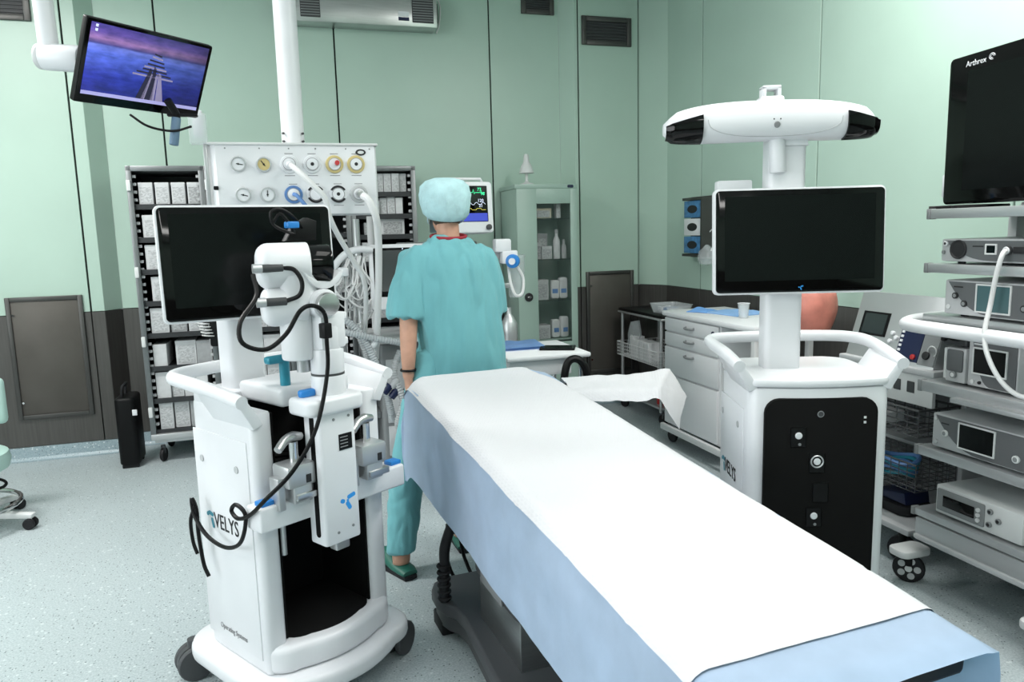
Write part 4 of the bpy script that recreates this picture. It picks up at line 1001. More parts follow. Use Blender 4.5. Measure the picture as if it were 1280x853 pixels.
# gas hoses from the pendant
def hose(name, pts, r, mm, label): return tag(obj(name, MB().tube(pts, r, 10, 6), mm), label, 'hose')
hose('gas_hose', [(.085, 3.945, 1.855), (.12, 3.90, 1.82), (.18, 3.88, 1.755), (.235, 3.89, 1.69), (.255, 3.93, 1.60), (.30, 4.0, 1.50), (.38, 4.08, 1.36), (.43, 4.12, 1.26), (.44, 4.2, 1.1), (.43, 4.3, .9)], .014, 'cable_white', 'white gas hose running diagonally down across the pendant panel')
hose('gas_hose', [(.09, 3.95, 1.714), (.105, 3.93, 1.705), (.14, 3.92, 1.66), (.20, 3.92, 1.58), (.24, 3.98, 1.40), (.27, 4.1, 1.1)], .010, 'blue_ring', 'blue gas hose plugged into the blue outlet of the pendant')
hose('gas_hose', [(.425, 3.93, 1.705), (.455, 3.91, 1.675), (.485, 3.92, 1.60), (.50, 3.98, 1.50), (.505, 4.05, 1.36), (.50, 4.15, 1.10), (.49, 4.3, .8)], .019, 'cable_white', 'thick pale hose hanging from the lower right pendant outlet')

# ceiling-hung monitor
t = thing('ceiling_monitor', 'tilted ceiling-hung monitor showing a wooden pier on a blue lake', 'monitor', (-.465, 3.478, 2.185))
mo = obj('monitor_case', MB().prism(rr(.56, .322, .006), 'y', 0, .028, .004), 'black', t, rot=(math.radians(26), 0, math.radians(44)))
obj('bezel', MB().prism(rr(.554, .316, .005), 'y', -.003, .001), 'black_gloss', mo)
scr = obj('lit_screen', MB().box(-.262, .262, -.0045, -.003, -.125, .148), 'desktop', mo, smooth=0)
obj('taskbar', MB().box(-.262, .262, -.0052, -.0045, -.125, -.111), 'glow_lilac', mo, smooth=0)
for x, z in ((-.240, .138), (-.240, .122)): obj('desktop_icon', MB().box(x-.005, x+.005, -.0052, -.0045, z-.005, z+.005), 'glow_white', mo, smooth=0)
# pier planks shown on the screen
pier = [([(.005, -.111), (.040, -.111), (.035, .02), (.025, .03)], 'pier_dark'), ([(-.035, -.111), (.0, -.111), (.018, .01), (.008, .02)], 'pier_dark'), ([(.055, -.111), (.09, -.111), (.06, .0), (.048, .005)], 'pier_light'), ([(-.012, -.111), (.004, -.111), (.024, -.005), (.017, -.002)], 'pier_light'), ([(.030, -.111), (.050, -.111), (.046, .0), (.040, .0)], 'pier_light')]
for k, (zz, hw_) in enumerate(((-.012, .10), (.0, .085), (.014, .06), (.024, .055), (.036, .042), (.052, .036), (.066, .026), (.078, .018))):
    x = .034-.0*k; pier.append(([(x-hw_, zz-.004), (x+hw_*.85, zz-.010), (x+hw_*.85, zz-.003), (x-hw_, zz+.003)], 'pier_dark' if k % 3 else 'pier_light'))
for P_, mm in pier: obj('picture_detail', MB().prism(P_, 'y', -.0052, -.0045), mm, mo, smooth=0)
obj('led_button', MB().box(.250, .257, -.0045, -.003, -.150, -.143), 'white', mo, smooth=0)
obj('back_housing', MB().box(-.12, .12, .026, .07, -.10, .10, .012), 'black', mo)
obj('suspension_joint', MB().cyl((-.385, .07, .06), (-.235, .02, .045), .052, n=28, bev=.006).cyl((-.24, .02, .045), (-.10, .02, .02), .042, n=20), 'white', t)
obj('suspension_joint_cap', MB().cyl((-.405, .077, .062), (-.384, .07, .06), .05, n=28, bev=.008), 'off_white', t)
obj('suspension_tube', MB().cyl((-.362, .065, .09), (-.395, .105, CEIL-2.185), .037, n=24), 'white', t)
obj('grip_handle', MB().cyl((.085, .09, -.165), (.066, .085, -.281), .019, n=16, bev=.004), 'grip_blue', t)
obj('grip_mount', MB().tube([(.06, .05, -.10), (.085, .085, -.150), (.085, .09, -.17)], .016, 10, 4).box(.05, .17, .075, .11, -.160, -.150, .002), 'black', t)
obj('monitor_cable', MB().tube([(-.09, .07, -.16), (-.02, .04, -.21), (.07, .06, -.225), (.14, .1, -.20)], .005), 'black', t)

# ================================================================ ANAESTHESIA WORKSTATION
t = thing('anaesthesia_machine', 'grey anaesthesia workstation with hoses and two screens behind the person', 'anaesthesia machine', (.78, 4.62, 0))
obj('body', MB().box(-.26, .38, -.28, .28, .14, .88, .02, 3), 'mid_grey', t)
obj('plinth', MB().box(-.28, .40, -.32, .30, .07, .15, .015), 'mid_grey', t)
for x in (-.24, .36):
    for y in (-.27, .25): castor(t, x, y, 30, .036, 'castor_grey', False)
for z in (.20, .40, .60):
    d = obj('drawer', MB().box(-.23, .35, -.29, -.279, z, z+.18, .004), 'pale_grey', t)
    obj('drawer_handle', MB().tube([(-.05, -.29, z+.12), (-.04, -.315, z+.12), (.16, -.315, z+.12), (.17, -.29, z+.12)], .006, 8, 1), 'alu', d)
obj('worktop', MB().box(-.30, .42, -.34, .28, .88, .905, .008), 'pale_grey', t)
obj('side_rack', MB().box(-.46, -.26, -.22, .20, .42, .46, .006).box(-.46, -.44, -.20, .18, .0, .9, .004), 'mid_grey', t)
obj('upright', MB().cyl((-.33, -.02, .45), (-.33, -.02, 1.60), .020, n=18), 'alu', t)
obj('upright', MB().cyl((-.22, .20, .88), (-.22, .20, 1.62), .022, n=18), 'pale_grey', t)
obj('instrument_tower', MB().box(-.06, .40, -.08, .26, .905, 1.45, .012), 'mid_grey', t)
# ventilator screen
vsn = obj('ventilator_screen', MB().prism(rr(.40, .375, .018), 'y', -.025, .025, .006), 'white_satin', t, loc=(-.10, -.36, 1.262), rot=(math.radians(-14), 0, math.radians(-6)))
obj('screen_glass', MB().box(-.178, .178, -.028, -.024, -.115, .165, .002), 'black_gloss', vsn)
obj('display', MB().box(-.155, .155, -.0292, -.028, -.085, .150), 'display_grey', vsn)
obj('led', MB().box(-.015, -.008, -.0292, -.028, .155, .160), 'glow_white', vsn)
obj('screen_arm', MB().tube([(-.57, -.30, 1.22), (-.52, -.34, 1.30), (-.44, -.36, 1.395), (-.36, -.36, 1.425), (-.28, -.35, 1.42)], .020, 12, 6), 'white_satin', t)
# patient monitor
pm = obj('patient_monitor', MB().prism(rr(.34, .30, .02), 'y', -.03, .10, .010), 'white_satin', t, loc=(.285, -.25, 1.648), rot=(math.radians(-4), 0, math.radians(8)))
obj('screen_glass', MB().box(-.135, .135, -.033, -.029, -.085, .125, .003), 'black_gloss', pm)
obj('blue_bar', MB().box(-.13, .13, -.0342, -.033, -.082, -.035), 'glow_blue', pm, smooth=0)
obj('carry_handle', MB().tube([(-.13, .02, .15), (-.12, .02, .172), (.12, .02, .172), (.13, .02, .15)], .008, 8, 1), 'white_satin', pm)
wv = []
for i in range(40):
    x = -.12+.24*i/39; ph = i % 8; wv.append((x, -.0345, .085+(.018 if ph == 3 else -.008 if ph == 4 else 0)))
obj('ecg_trace', MB().tube(wv, .0016, 4, 1), 'glow_green', pm)
obj('pulse_trace', MB().tube([(-.12+.24*i/39, -.0345, .02+.008*math.sin(i*.9)) for i in range(40)], .0013, 4, 1), 'glow_white', pm)
obj('gas_trace', MB().tube([(-.12+.24*i/39, -.0345, -.012+.004*(1 if i % 10 < 5 else -1)) for i in range(40)], .0012, 4, 1), 'glow_yellow', pm)
for x, z, s_ in ((.085, .095, '77'), (.105, .07, '98'), (.09, .03, '120'), (.09, .0, '21')): text(s_, .026, (x, -.0345, z), (1, 0, 0), (0, 0, 1), 'glow_green' if z > .05 else 'glow_white', pm, 'readout', 'CENTER')
obj('rotary_knob', MB().lathe([(.017, 0), (.017, .012), (.0001, .014)], (.135, -.03, -.118), (0, -1, 0), 18), 'dark_grey', pm)
obj('monitor_post', MB().cyl((.285, -.18, 1.40), (.285, -.18, 1.53), .03, n=18), 'pale_grey', t)
# breathing hoses (corrugated)
def corrugated(pts, r, mm, parent, name='breathing_hose'):
    P_ = [Vector(p) for p in pts]; q = []
    mb = MB(); tmp = MB(); 
    # resample on a Catmull-Rom path with alternating radii
    k = len(P_); path = []
    for i in range(k-1):
        p0 = P_[i-1] if i else P_[0]*2-P_[1]; p1, p2 = P_[i], P_[i+1]; p3 = P_[i+2] if i+2 < k else P_[-1]*2-P_[-2]
        m_ = max(6, int((p2-p1).length/.007))
        for j in range(m_):
            u = j/m_; path.append(.5*((2*p1)+(p2-p0)*u+(2*p0-5*p1+4*p2-p3)*u*u+(-p0+3*p1-3*p2+p3)*u**3))
    mb.tube(path, [r*(1.12 if i % 2 else .93) for i in range(len(path))], 10, 1)
    tmp.bm.free()
    return obj(name, mb, mm, parent)
corrugated([(-.52, -.40, 1.07), (-.44, -.42, 1.03), (-.36, -.42, .93), (-.30, -.42, .78), (-.25, -.40, .62), (-.22, -.36, .48), (-.20, -.32, .42)], .020, 'tube_clear', t)
corrugated([(-.53, -.42, 1.0), (-.42, -.44, .965), (-.30, -.43, .93), (-.18, -.42, .90), (-.13, -.38, .87), (-.12, -.33, .82)], .018, 'tube_clear', t)
corrugated([(-.38, -.30, .96), (-.33, -.28, .78), (-.37, -.26, .60), (-.36, -.24, .46)], .020, 'cable_grey', t)
corrugated([(-.15, -.36, .84), (-.20, -.40, .72), (-.16, -.42, .56), (-.19, -.40, .42), (-.14, -.34, .34)], .020, 'cable_grey', t)
for (x, z, mm) in ((-.245, .63, 'navy'), (-.205, .60, 'navy'), (-.20, .66, 'cable_grey'), (-.13, .84, 'clear'), (-.30, .90, 'white_satin')):
    obj('valve', MB().cyl((x-.02, -.41, z-.02), (x+.02, -.41, z+.025), .022, n=14, bev=.003), mm, t)
random.seed(5)
for k in range(15):
    x = -.47+.15*random.random(); y = -.38+.12*random.random(); zl = .94+.22*random.random(); dx = .02+.07*random.random()
    obj('lead', MB().tube([(-.44+.10*random.random(), -.35, 1.39), (x-dx*.4, y, 1.25), (x-dx, y-.02, zl+.06), (x, y-.03, zl), (x+dx, y-.01, zl+.08), (x+dx*.8, y, 1.24), (-.40+.08*random.random(), -.34, 1.385)], .0038+.002*random.random(), 6, 6), 'cable_white' if k % 3 else 'cable_grey', t)
obj('lead_clip', MB().box(-.48, -.42, -.40, -.35, 1.28, 1.33, .012), 'white', t)
# items at its right side
obj('flow_block', MB().box(.46, .56, -.28, -.20, 1.38, 1.46, .012).box(.50, .60, -.28, -.2, 1.31, 1.39, .010), 'white', t)
obj('blue_valve', MB().cyl((.555, -.30, 1.325), (.575, -.26, 1.325), .042, n=24, bev=.006), 'blue_plastic', t)
obj('valve_port', MB().cyl((.545, -.325, 1.325), (.557, -.295, 1.325), .020, n=16), 'white', t)
obj('flow_bracket', MB().box(.36, .50, -.22, -.16, 1.34, 1.40, .006), 'pale_grey', t)
obj('suction_jar', MB().lathe([(.045, 0), (.05, .02), (.055, .24), (.058, .245), (.058, .26)], (.61, -.20, 1.10), n=20), 'clear', t)
obj('suction_tube', MB().tube([(.545, -.24, 1.33), (.55, -.27, 1.2), (.575, -.29, 1.12), (.62, -.28, 1.13), (.635, -.26, 1.22), (.59, -.27, 1.30)], .009, 8, 6), 'cable_white', t)
obj('suction_bracket', MB().box(.36, .60, -.22, -.19, 1.16, 1.19, .004), 'alu', t)
obj('gas_bottle', MB().lathe([(.045, 0), (.05, .01), (.05, .14), (.03, .18), (.016, .20), (.016, .24)], (.55, -.22, .80), n=20), 'alu', t)
obj('bottle_shelf', MB().box(.36, .62, -.30, -.12, .78, .80, .004), 'pale_grey', t)
# ================================================================ GREEN MEDICINE CABINET
t = thing('medicine_cabinet', 'mint green metal cabinet with a narrow glass door against the back wall', 'cabinet', (2.01, 5.57, 0))
gc = t
obj('side_panel', MB().box(-.25, -.236, 0, .40, .06, 1.835, .002), 'mint_paint', t); obj('side_panel', MB().box(.236, .25, 0, .40, .06, 1.835, .002), 'mint_paint', t)
obj('back_panel', MB().box(-.25, .25, .39, .40, .06, 1.835), 'mint_paint', t); obj('bottom_panel', MB().box(-.25, .25, 0, .40, .05, .07), 'mint_paint', t)
obj('top_panel', MB().box(-.258, .258, -.01, .405, 1.825, 1.86, .005), 'mint_paint', t)
for x in (-.2, .2):
    for y in (.05, .35): obj('leg', MB().cyl((x, y, 0), (x, y, .055), .018, n=12), 'mid_grey', t)
fr = MB()
fr.box(-.248, -.085, -.018, .0, .07, 1.825, .003); fr.box(.195, .248, -.018, 0, .07, 1.825, .003)
fr.box(-.09, .20, -.018, 0, 1.71, 1.825, .003); fr.box(-.09, .20, -.018, 0, .07, .62, .003)
dr_ = obj('door', fr, 'mint_paint', t)
obj('pane', MB().box(-.086, .196, -.011, -.007, .615, 1.715), 'glass', dr_, smooth=0)
obj('lock', MB().lathe([(.034, 0), (.034, .008), (.030, .012), (.0001, .012)], (-.165, -.018, .99), (0, -1, 0), 24), 'ink', dr_)
obj('lock_key', MB().box(-.18, -.15, -.04, -.03, .985, .995, .002).cyl((-.165, -.03, .99), (-.165, -.042, .99), .010, n=12), 'chrome', dr_)
for z in (1.60, 1.28, .955, .64): obj('shelf', MB().box(-.234, .234, .02, .385, z-.010, z), 'glass' if z > .7 else 'mint_paint', t, smooth=0)
obj('badge', MB().prism(rr(.05, .022, .008, .2, 1.842), 'y', -.0125, -.010), 'navy', t)
def pack(x, y, z, w_, d_, h_, mm, lab): carton(x, y, z, w_, d_, h_, mm, lab, 'print_small', 'supplies in the green cabinet', 'medicine_box')
pack(2.0, 5.62, 1.6005, .14, .10, .075, 'carton_cream', 'cream medicine box on the top shelf of the green cabinet')
pack(2.13, 5.62, 1.6005, .035, .06, .11, 'carton', 'narrow white box standing on the top shelf of the green cabinet')
pack(1.945, 5.62, 1.2805, .07, .08, .13, 'carton', 'white medicine box at the left of the green cabinet second shelf')
pack(2.02, 5.60, 1.2805, .085, .07, .10, 'carton', 'low white box beside the bottles on the green cabinet second shelf')
pack(2.02, 5.70, 1.2805, .085, .07, .20, 'carton_grey', 'taller grey box at the back of the green cabinet second shelf')
pack(1.98, 5.62, .9555, .11, .10, .16, 'carton', 'white carton on the third shelf of the green cabinet')
pack(1.98, 5.62, .6405, .13, .12, .11, 'carton', 'white carton on the bottom shelf of the green cabinet')
def bottle(x, y, z, r, h, mm, lab):
    b = thing('medicine_bottle', lab, 'bottle', (x, y, z), group='bottles in the green cabinet')
    obj('bottle_body', MB().lathe([(r*.95, 0), (r, .004), (r, h*.62), (r*.5, h*.76), (r*.42, h*.80), (r*.42, h*.88)], n=18), mm, b)
    obj('cap', MB().cyl((0, 0, h*.86), (0, 0, h), r*.5, n=14), 'carton_grey', b)
bottle(2.105, 5.61, 1.2805, .028, .23, 'carton', 'tall white bottle on the second shelf of the green cabinet')
bottle(2.165, 5.61, 1.2805, .022, .15, 'carton_grey', 'short grey bottle at the right of the green cabinet second shelf')
for k, (x, zz) in enumerate(((2.09, .9555), (2.16, .9555), (2.09, .6405), (2.165, .6405))):
    b = thing('infusion_bag', ['pale plastic pack beside the carton on the green cabinet third shelf', 'pale plastic pack at the right end of the green cabinet third shelf', 'pale plastic pack beside the carton on the green cabinet bottom shelf', 'pale plastic pack at the right end of the green cabinet bottom shelf'][k], 'pack', (x, 5.63, zz), 8*(k-1), 'plastic packs in the green cabinet')
    obj('bag', MB().prism(rr(.072, .15+.02*(k % 2), .02, 0, .08+.01*(k % 2)), 'y', -.02, .03, .012, 3), 'carton' if k % 2 else 'off_white', b)
    obj('blue_print', MB().box(-.022, .022, -.0215, -.0195, .05, .085), 'blue_ring', b)
# white lamp on top of the cabinet
t = thing('desk_lamp', 'small white lamp with conical shade on top of the green cabinet', 'lamp', (1.885, 5.66, 1.86))
obj('foot', MB().lathe([(.055, 0), (.055, .008), (.02, .02), (.012, .03)], n=24), 'off_white', t)
obj('stem', MB().cyl((0, 0, .02), (0, 0, .10), .012, n=12), 'off_white', t)
obj('shade', MB().lathe([(.06, .09), (.056, .10), (.04, .15), (.024, .175), (.020, .22), (.014, .235), (.0001, .238)], n=24), 'off_white', t)

# ================================================================ SMALL TABLE WITH FOLDED CLOTH
t = thing('side_table', 'small white instrument table behind the head end of the operating table', 'table', (1.22, 3.86, 0))
obj('table_top', MB().box(-.16, .30, -.30, .20, .845, .87, .010, 2), 'white_satin', t)
obj('table_apron', MB().box(-.14, .20, -.27, .18, .76, .845, .006), 'white_satin', t)
for x in (-.12, .26):
    for y in (-.25, .16): obj('leg', MB().cyl((x, y, .03), (x, y, .85), .013, n=12), 'chrome', t)
for x in (-.12, .26):
    for y in (-.25, .16): obj('glide', MB().sphere((x, y, .020), .020, 12, 8), 'rubber', t)
def fold(u, v):
    z = .014+.006*noise.noise(Vector((u*4, v*4, 1)))
    return Vector(((u-.5)*.26+.03*v, (v-.5)*.26, z))
cl = MB().grid(fold, 14, 12)
bmesh.ops.solidify(cl.bm, geom=cl.bm.faces[:], thickness=.012)
o = obj('folded_cloth', cl, 'cloth_sky', None, loc=(1.21, 3.90, .872)); tag(o, 'folded light blue cloth on the small table behind the person', 'cloth')
t = thing('tablet', 'black tablet lying beside the blue cloth on the small table', 'tablet', (1.40, 3.74, .8705), -25)
obj('shell', MB().prism(rr(.19, .13, .01), 'z', 0, .010, .003), 'black', t); obj('screen', MB().box(-.08, .08, -.055, .055, .0098, .0106), 'black_gloss', t)
t = thing('padded_strap', 'black padded strap looped over the edge of the small table', 'strap', (1.40, 3.50, .70))
obj('loop', MB().tube([(-.06, .0, -.05), (-.055, .0, .07), (-.03, .01, .135), (.01, .01, .150), (.045, .0, .125), (.065, -.01, .06), (.06, -.01, -.05)], .020, 10, 6), 'black', t)
obj('strap_pad', MB().box(-.085, .085, -.02, .02, -.09, -.04, .012, 2), 'black', t)

# ================================================================ BLACK-TOPPED TROLLEY
t = thing('instrument_trolley', 'black topped steel trolley with wire basket in the back corner', 'trolley', (2.88, 5.30, 0), -90)
obj('top', MB().box(-.42, .33, -.19, .19, .825, .85, .006), 'black', t)
obj('top_rim', MB().box(-.425, .335, -.195, .195, .81, .826, .004), 'alu', t)
for x in (-.38, .29):
    for y in (-.17, .17): obj('post', MB().cyl((x, y, .10), (x, y, .812), .013, n=12), 'alu', t)
for x in (-.38, .29):
    for y in (-.15, .15): castor(t, x, y, 20, .042, 'castor_grey', False)
obj('lower_shelf', MB().box(-.40, .31, -.18, .18, .12, .14, .004), 'alu', t)
def wire_basket(parent, x0, x1, y0, y1, z0, z1, nx, ny, nz, r, mm, slope=0):
    bs = obj('wire_basket', MB().tube([(x0, y0, z1), (x1, y0, z1), (x1, y1, z1+slope), (x0, y1, z1+slope)], r*1.8, 6, 1, True), mm, parent)
    mb = MB()
    for k in range(nz): 
        z = z0+(z1-z0)*k/nz
        mb.tube([(x0, y0, z), (x1, y0, z), (x1, y1, z), (x0, y1, z)], r, 5, 1, True)
    obj('basket_ring', mb, mm, bs)
    mb = MB()
    for k in range(nx+1):
        x = x0+(x1-x0)*k/nx; mb.tube([(x, y0, z1), (x, y0, z0), (x, y1, z0), (x, y1, z1+slope)], r, 5, 1)
    for k in range(1, ny):
        y = y0+(y1-y0)*k/ny; mb.tube([(x0, y, z1+slope*k/ny), (x0, y, z0), (x1, y, z0), (x1, y, z1+slope*k/ny)], r, 5, 1)
    obj('basket_wires', mb, mm, bs)
    return bs
wire_basket(t, -.40, .31, -.21, .16, .46, .57, 22, 8, 4, .0022, 'off_white')
for k, (x, w_, h_) in enumerate(((-.14, .06, .17), (-.06, .09, .15), (.03, .07, .155), (.12, .08, .15))):
    carton(2.70+.04, 5.30-x, .4635, .10, w_, h_, 'carton', f'{["farthest", "second farthest", "third farthest", "nearest"][k]} white packet in the wire basket of the black topped trolley', None, 'packets in the trolley basket', 'dressing_packet')
o = thing('plastic_pouch', 'clear plastic sterile pouch standing in the trolley wire basket', 'pouch', (2.74, 5.52, .4635), -80)
obj('film', MB().prism([(-.07, 0), (.07, 0), (.085, .20), (.06, .30), (-.04, .28), (-.08, .18)], 'y', -.012, .012, .005), 'clear', o)
obj('paper_insert', MB().box(-.05, .05, -.004, .004, .01, .17), 'off_white', o)
o = thing('red_container', 'red lidded container on the lower shelf of the black topped trolley', 'container', (2.80, 5.12, .14))
obj('tub', MB().lathe([(.06, 0), (.07, .16), (.072, .17)], n=20), 'red', o); obj('lid', MB().cyl((0, 0, .17), (0, 0, .19), .076, n=20, bev=.003), 'ink', o)
o = thing('plastic_tray', 'clear plastic tray of small items on the black topped trolley', 'tray', (2.85, 5.12, .8505), -90)
obj('tray', MB().loft([[(p[0], p[1], z) for p in rr(w_, d_, .02)] for w_, d_, z in ((.26, .18, 0), (.30, .22, .07), (.31, .23, .072), (.29, .21, .068), (.25, .17, .006))]), 'clear', o)
for x, mm in ((-.07, 'white'), (.02, 'blue_ring'), (.08, 'white')): obj('ampoule_pack', MB().box(x-.03, x+.03, -.06, .05, .007, .045, .004), mm, o)

# ================================================================ WHITE DRAWER CART
t = thing('drawer_cart', 'white drawer cart along the right wall behind the camera cart', 'drawer cart', (2.76, 4.27, 0), -90)
obj('carcass', MB().box(-.345, .335, -.225, .24, .14, .90, .006), 'white_satin', t)
obj('cart_top', MB().prism([(-.36, -.25), (.60, -.25), (.66, -.22), (.69, -.15), (.69, .15), (.66, .22), (.60, .25), (-.36, .25)], 'z', .90, .935, .010, 2), 'white_satin', t)
zs = [(.84, .895), (.745, .835), (.54, .738), (.15, .533)]
zs = [(.80, .895), (.70, .795), (.50, .695), (.15, .495)]
for i, (a, b) in enumerate(zs):
    d = obj('drawer', MB().box(-.335, .325, -.243, -.224, a+.003, b-.003, .005), 'white_satin', t)
    zc = b-.035 if i else b-.045
    if i < 3: obj('drawer_handle', MB().tube([(-.05, -.243, zc), (-.04, -.262, zc-.004), (0, -.266, zc-.006), (.04, -.262, zc-.004), (.05, -.243, zc)], .0075, 8, 4), 'mid_grey', d)
    if i == 0: obj('lock', MB().lathe([(.016, 0), (.016, .006), (.0001, .007)], (.275, -.243, .845), (0, -1, 0), 18), 'navy', d)
obj('open_frame', MB().box(.60, .64, -.20, -.17, .14, .90, .003).box(.60, .64, .17, .20, .14, .90, .003).box(.335, .64, -.20, .20, .14, .16, .003).box(.335, .62, -.19, .2, .60, .615, .002), 'off_white', t)
obj('bumper_rail', MB().box(-.36, .66, -.265, -.235, .095, .14, .008), 'off_white', t)
for x in (-.31, .60):
    for y in (-.19, .20): castor(t, x, y, 10, .046, 'castor_grey', False)
def cloth_at(name, label, loc, rz, sx, sy, mm, seed, amp=.03):
    def f(u, v):
        return Vector(((u-.5)*sx, (v-.5)*sy, .018+amp*.5*(1+noise.noise(Vector((u*3.5+seed, v*3.5, seed))))*math.sin(u*PI)**.5*math.sin(v*PI)**.5))
    o = obj(name, MB().grid(f, 22, 18), mm, None, smooth=80, loc=loc, rot=(0, 0, math.radians(rz)))
    bmd = o.modifiers.new('thick', 'SOLIDIFY'); bmd.thickness = .006
    return tag(o, label, 'cloth')
cloth_at('blue_wrap', 'pale blue folded wrap on top of the white drawer cart', (2.84, 4.22, .922), 10, .30, .30, 'cloth_sky', 2)
cloth_at('blue_gloves', 'bright blue crumpled gloves lying on the white drawer cart', (2.70, 4.42, .922), 30, .17, .15, 'cloth_bluebright', 6, .035)
o = thing('plastic_cup', 'clear plastic cup standing on the drawer cart by the screen', 'cup', (2.72, 3.98, .935))
obj('cup', MB().lathe([(.028, 0), (.036, .09), (.038, .092), (.034, .088), (.026, .004), (.0001, .004)], n=20), 'clear', o)
obj('rim', MB().tube([(.037*math.cos(a*PI/10), .037*math.sin(a*PI/10), .091) for a in range(20)], .002, 5, 1, True), 'white', o)
o = thing('wrapped_pack', 'small white wrapped pack lying at the end of the drawer cart top', 'pack', (2.86, 3.78, .935), 15)
obj('pack', MB().box(-.09, .09, -.06, .06, 0, .03, .008), 'off_white', o); obj('tape', MB().box(-.01, .01, -.062, .062, .0005, .032), 'pale_grey', o)

# salmon bag hanging behind the camera cart
bg = MB(); rings = []
for k in range(13):
    z = -.19+.30*k/12; u = k/12; r_ = .125*math.sin(PI*min(1, .18+u*.62))**.7*(1-.55*max(0, u-.75)/.25)
    rings.append([(r_*1.0*math.cos(a)*(1+.10*noise.noise(Vector((math.cos(a)*2.2, math.sin(a)*2.2, z*9)))), r_*.72*math.sin(a)*(1+.12*noise.noise(Vector((math.cos(a)*2.5, math.sin(a)*2.5, z*11+3)))), z) for a in [2*PI*i/28 for i in range(28)]])
t = thing('waste_bag', 'salmon pink plastic bag behind the column of the camera cart', 'bag', (2.76, 3.38, 1.10))
obj('bag', MB().loft(rings), 'salmon', t, smooth=60)
obj('hook', MB().tube([(0, 0, .10), (0, .0, .16), (.05, 0, .19), (.30, 0, .19)], .006), 'chrome', t)

# ================================================================ ELECTROSURGERY TROLLEY
E_ = thing('electrosurgery_trolley', 'grey trolley with wire baskets between the camera cart and equipment tower', 'trolley', (2.88, 2.67, 0), -90)
obj('top_shelf', MB().box(-.31, .25, -.30, .22, .845, .872, .005), 'pale_grey', E_)
obj('socket_strip', MB().box(-.29, .235, -.285, -.265, .71, .845, .004), 'off_white', E_)
for k in range(5): obj('socket', MB().box(-.20+.075*k, -.16+.075*k, -.289, -.284, .76, .81, .003), 'dark_grey', E_)
for x in (-.29, .225): obj('side_post', MB().box(x-.012, x+.012, -.10, .20, .13, .85, .004), 'pale_grey', E_)
obj('back_panel', MB().box(-.28, .215, .17, .185, .14, .84), 'mid_grey', E_)
obj('base_shelf', MB().box(-.31, .22, -.36, .22, .145, .172, .005), 'pale_grey', E_)
obj('mid_shelf', MB().box(-.28, .215, -.10, .18, .46, .475), 'pale_grey', E_)
wire_basket(E_, -.20, .215, -.33, -.11, .585, .70, 7, 4, 4, .003, 'dark_grey', 0)
wire_basket(E_, -.20, .215, -.33, -.11, .34, .46, 9, 6, 6, .0022, 'dark_grey', 0)
for x, y in ((-.27, -.32), (.155, -.32), (-.27, .17), (.19, .17)): castor(E_, x, y, 35, .062, 'black', False, 'black')
carton(2.62, 2.68, .589, .16, .14, .05, 'carton', 'white packet lying in the upper wire basket of the grey trolley', None, None, 'packet')
o = thing('cable_bundle', 'blue coiled cable in the lower wire basket of the grey trolley', 'cable', (2.66, 2.66, .352))
for k in range(4): obj('cable_loop', MB().tube([((.055+.005*k)*math.cos(a*PI/8), (.075+.006*k)*math.sin(a*PI/8), .012+.022*k+.012*math.sin(a*PI/4+k)) for a in range(16)], .010, 7, 1, True), 'blue_ring' if k % 2 else 'teal_plastic', o)
o = thing('foot_pedal', 'black foot pedal stored on the base shelf of the grey trolley', 'pedal', (2.70, 2.68, .172))
obj('pedal_base', MB().prism(rr(.18, .24, .05), 'z', 0, .05, .015), 'rubber', o)
obj('pedal_plate', MB().prism([(-.10, .055), (.10, .055), (.10, .075), (-.09, .11)], 'x', -.07, .07, .006), 'navy', o)
# the generator on top: sloped grey fascia with dark screen and a navy control strip
U = thing('electrosurgical_generator', 'silver generator with sloped front, dark screen and navy control strip on grey trolley', 'generator', (2.88, 2.67, .872), -90)
obj('case', MB().prism([(-.27, 0), (-.175, .30), (-.155, .30), (-.10, .20), (.18, .18), (.18, 0)], 'x', -.30, .215, .006), 'alu', U)
def fas(x, s): # point on sloped fascia, s from 0 bottom to 1 top
    return (x, -.27+.095*s, .30*s)
def fq(name, x0, x1, s0, s1, d, mm, parent):
    nx = Vector((0, -.30, .095)).normalized()
    mb = MB(); v = [mb.bm.verts.new(Vector(fas(x, s))+nx*k) for k in (-.002, d) for (x, s) in ((x0, s0), (x1, s0), (x1, s1), (x0, s1))]
    for f in ((0, 1, 2, 3), (4, 5, 6, 7), (0, 1, 5, 4), (1, 2, 6, 5), (2, 3, 7, 6), (3, 0, 4, 7)): mb.bm.faces.new([v[i] for i in f])
    return obj(name, mb, mm, parent, smooth=0)
fq('screen_bezel', -.255, -.09, .34, .70, .002, 'black', U); fq('display', -.24, -.105, .37, .67, .003, 'display_grey', U)
fq('control_strip', .0, .125, .06, .68, .004, 'navy', U)
for k in range(8): fq('strip_button', .006, .020,   .12+.066*k, .155+.066*k, .007, 'white', U)
fq('connector_panel', .128, .212, .04, .68, .003, 'mid_grey', U)
nf = Vector((0, -.30, .095)).normalized()
for x, s, mm, r_ in ((-.045, .42, 'white', .010), (-.02, .36, 'white', .010), (-.05, .30, 'white', .010), (.165, .18, 'ink', .018), (.10, .13, 'red', .012)):
    p = Vector(fas(x, s)); obj('button', MB().cyl(p, p+nf*.012, r_, n=16, bev=.002), mm, U)
p = Vector(fas(.19, .25)); obj('socket_ring', MB().tube([p+nf*.006+Vector((.022*math.cos(a*PI/8), 0, .022*math.sin(a*PI/8))) for a in range(16)], .003, 6, 1, True), 'off_white', U)
obj('lower_lip', MB().box(-.06, .06, -.32, -.27, .0, .035, .006), 'off_white', U)
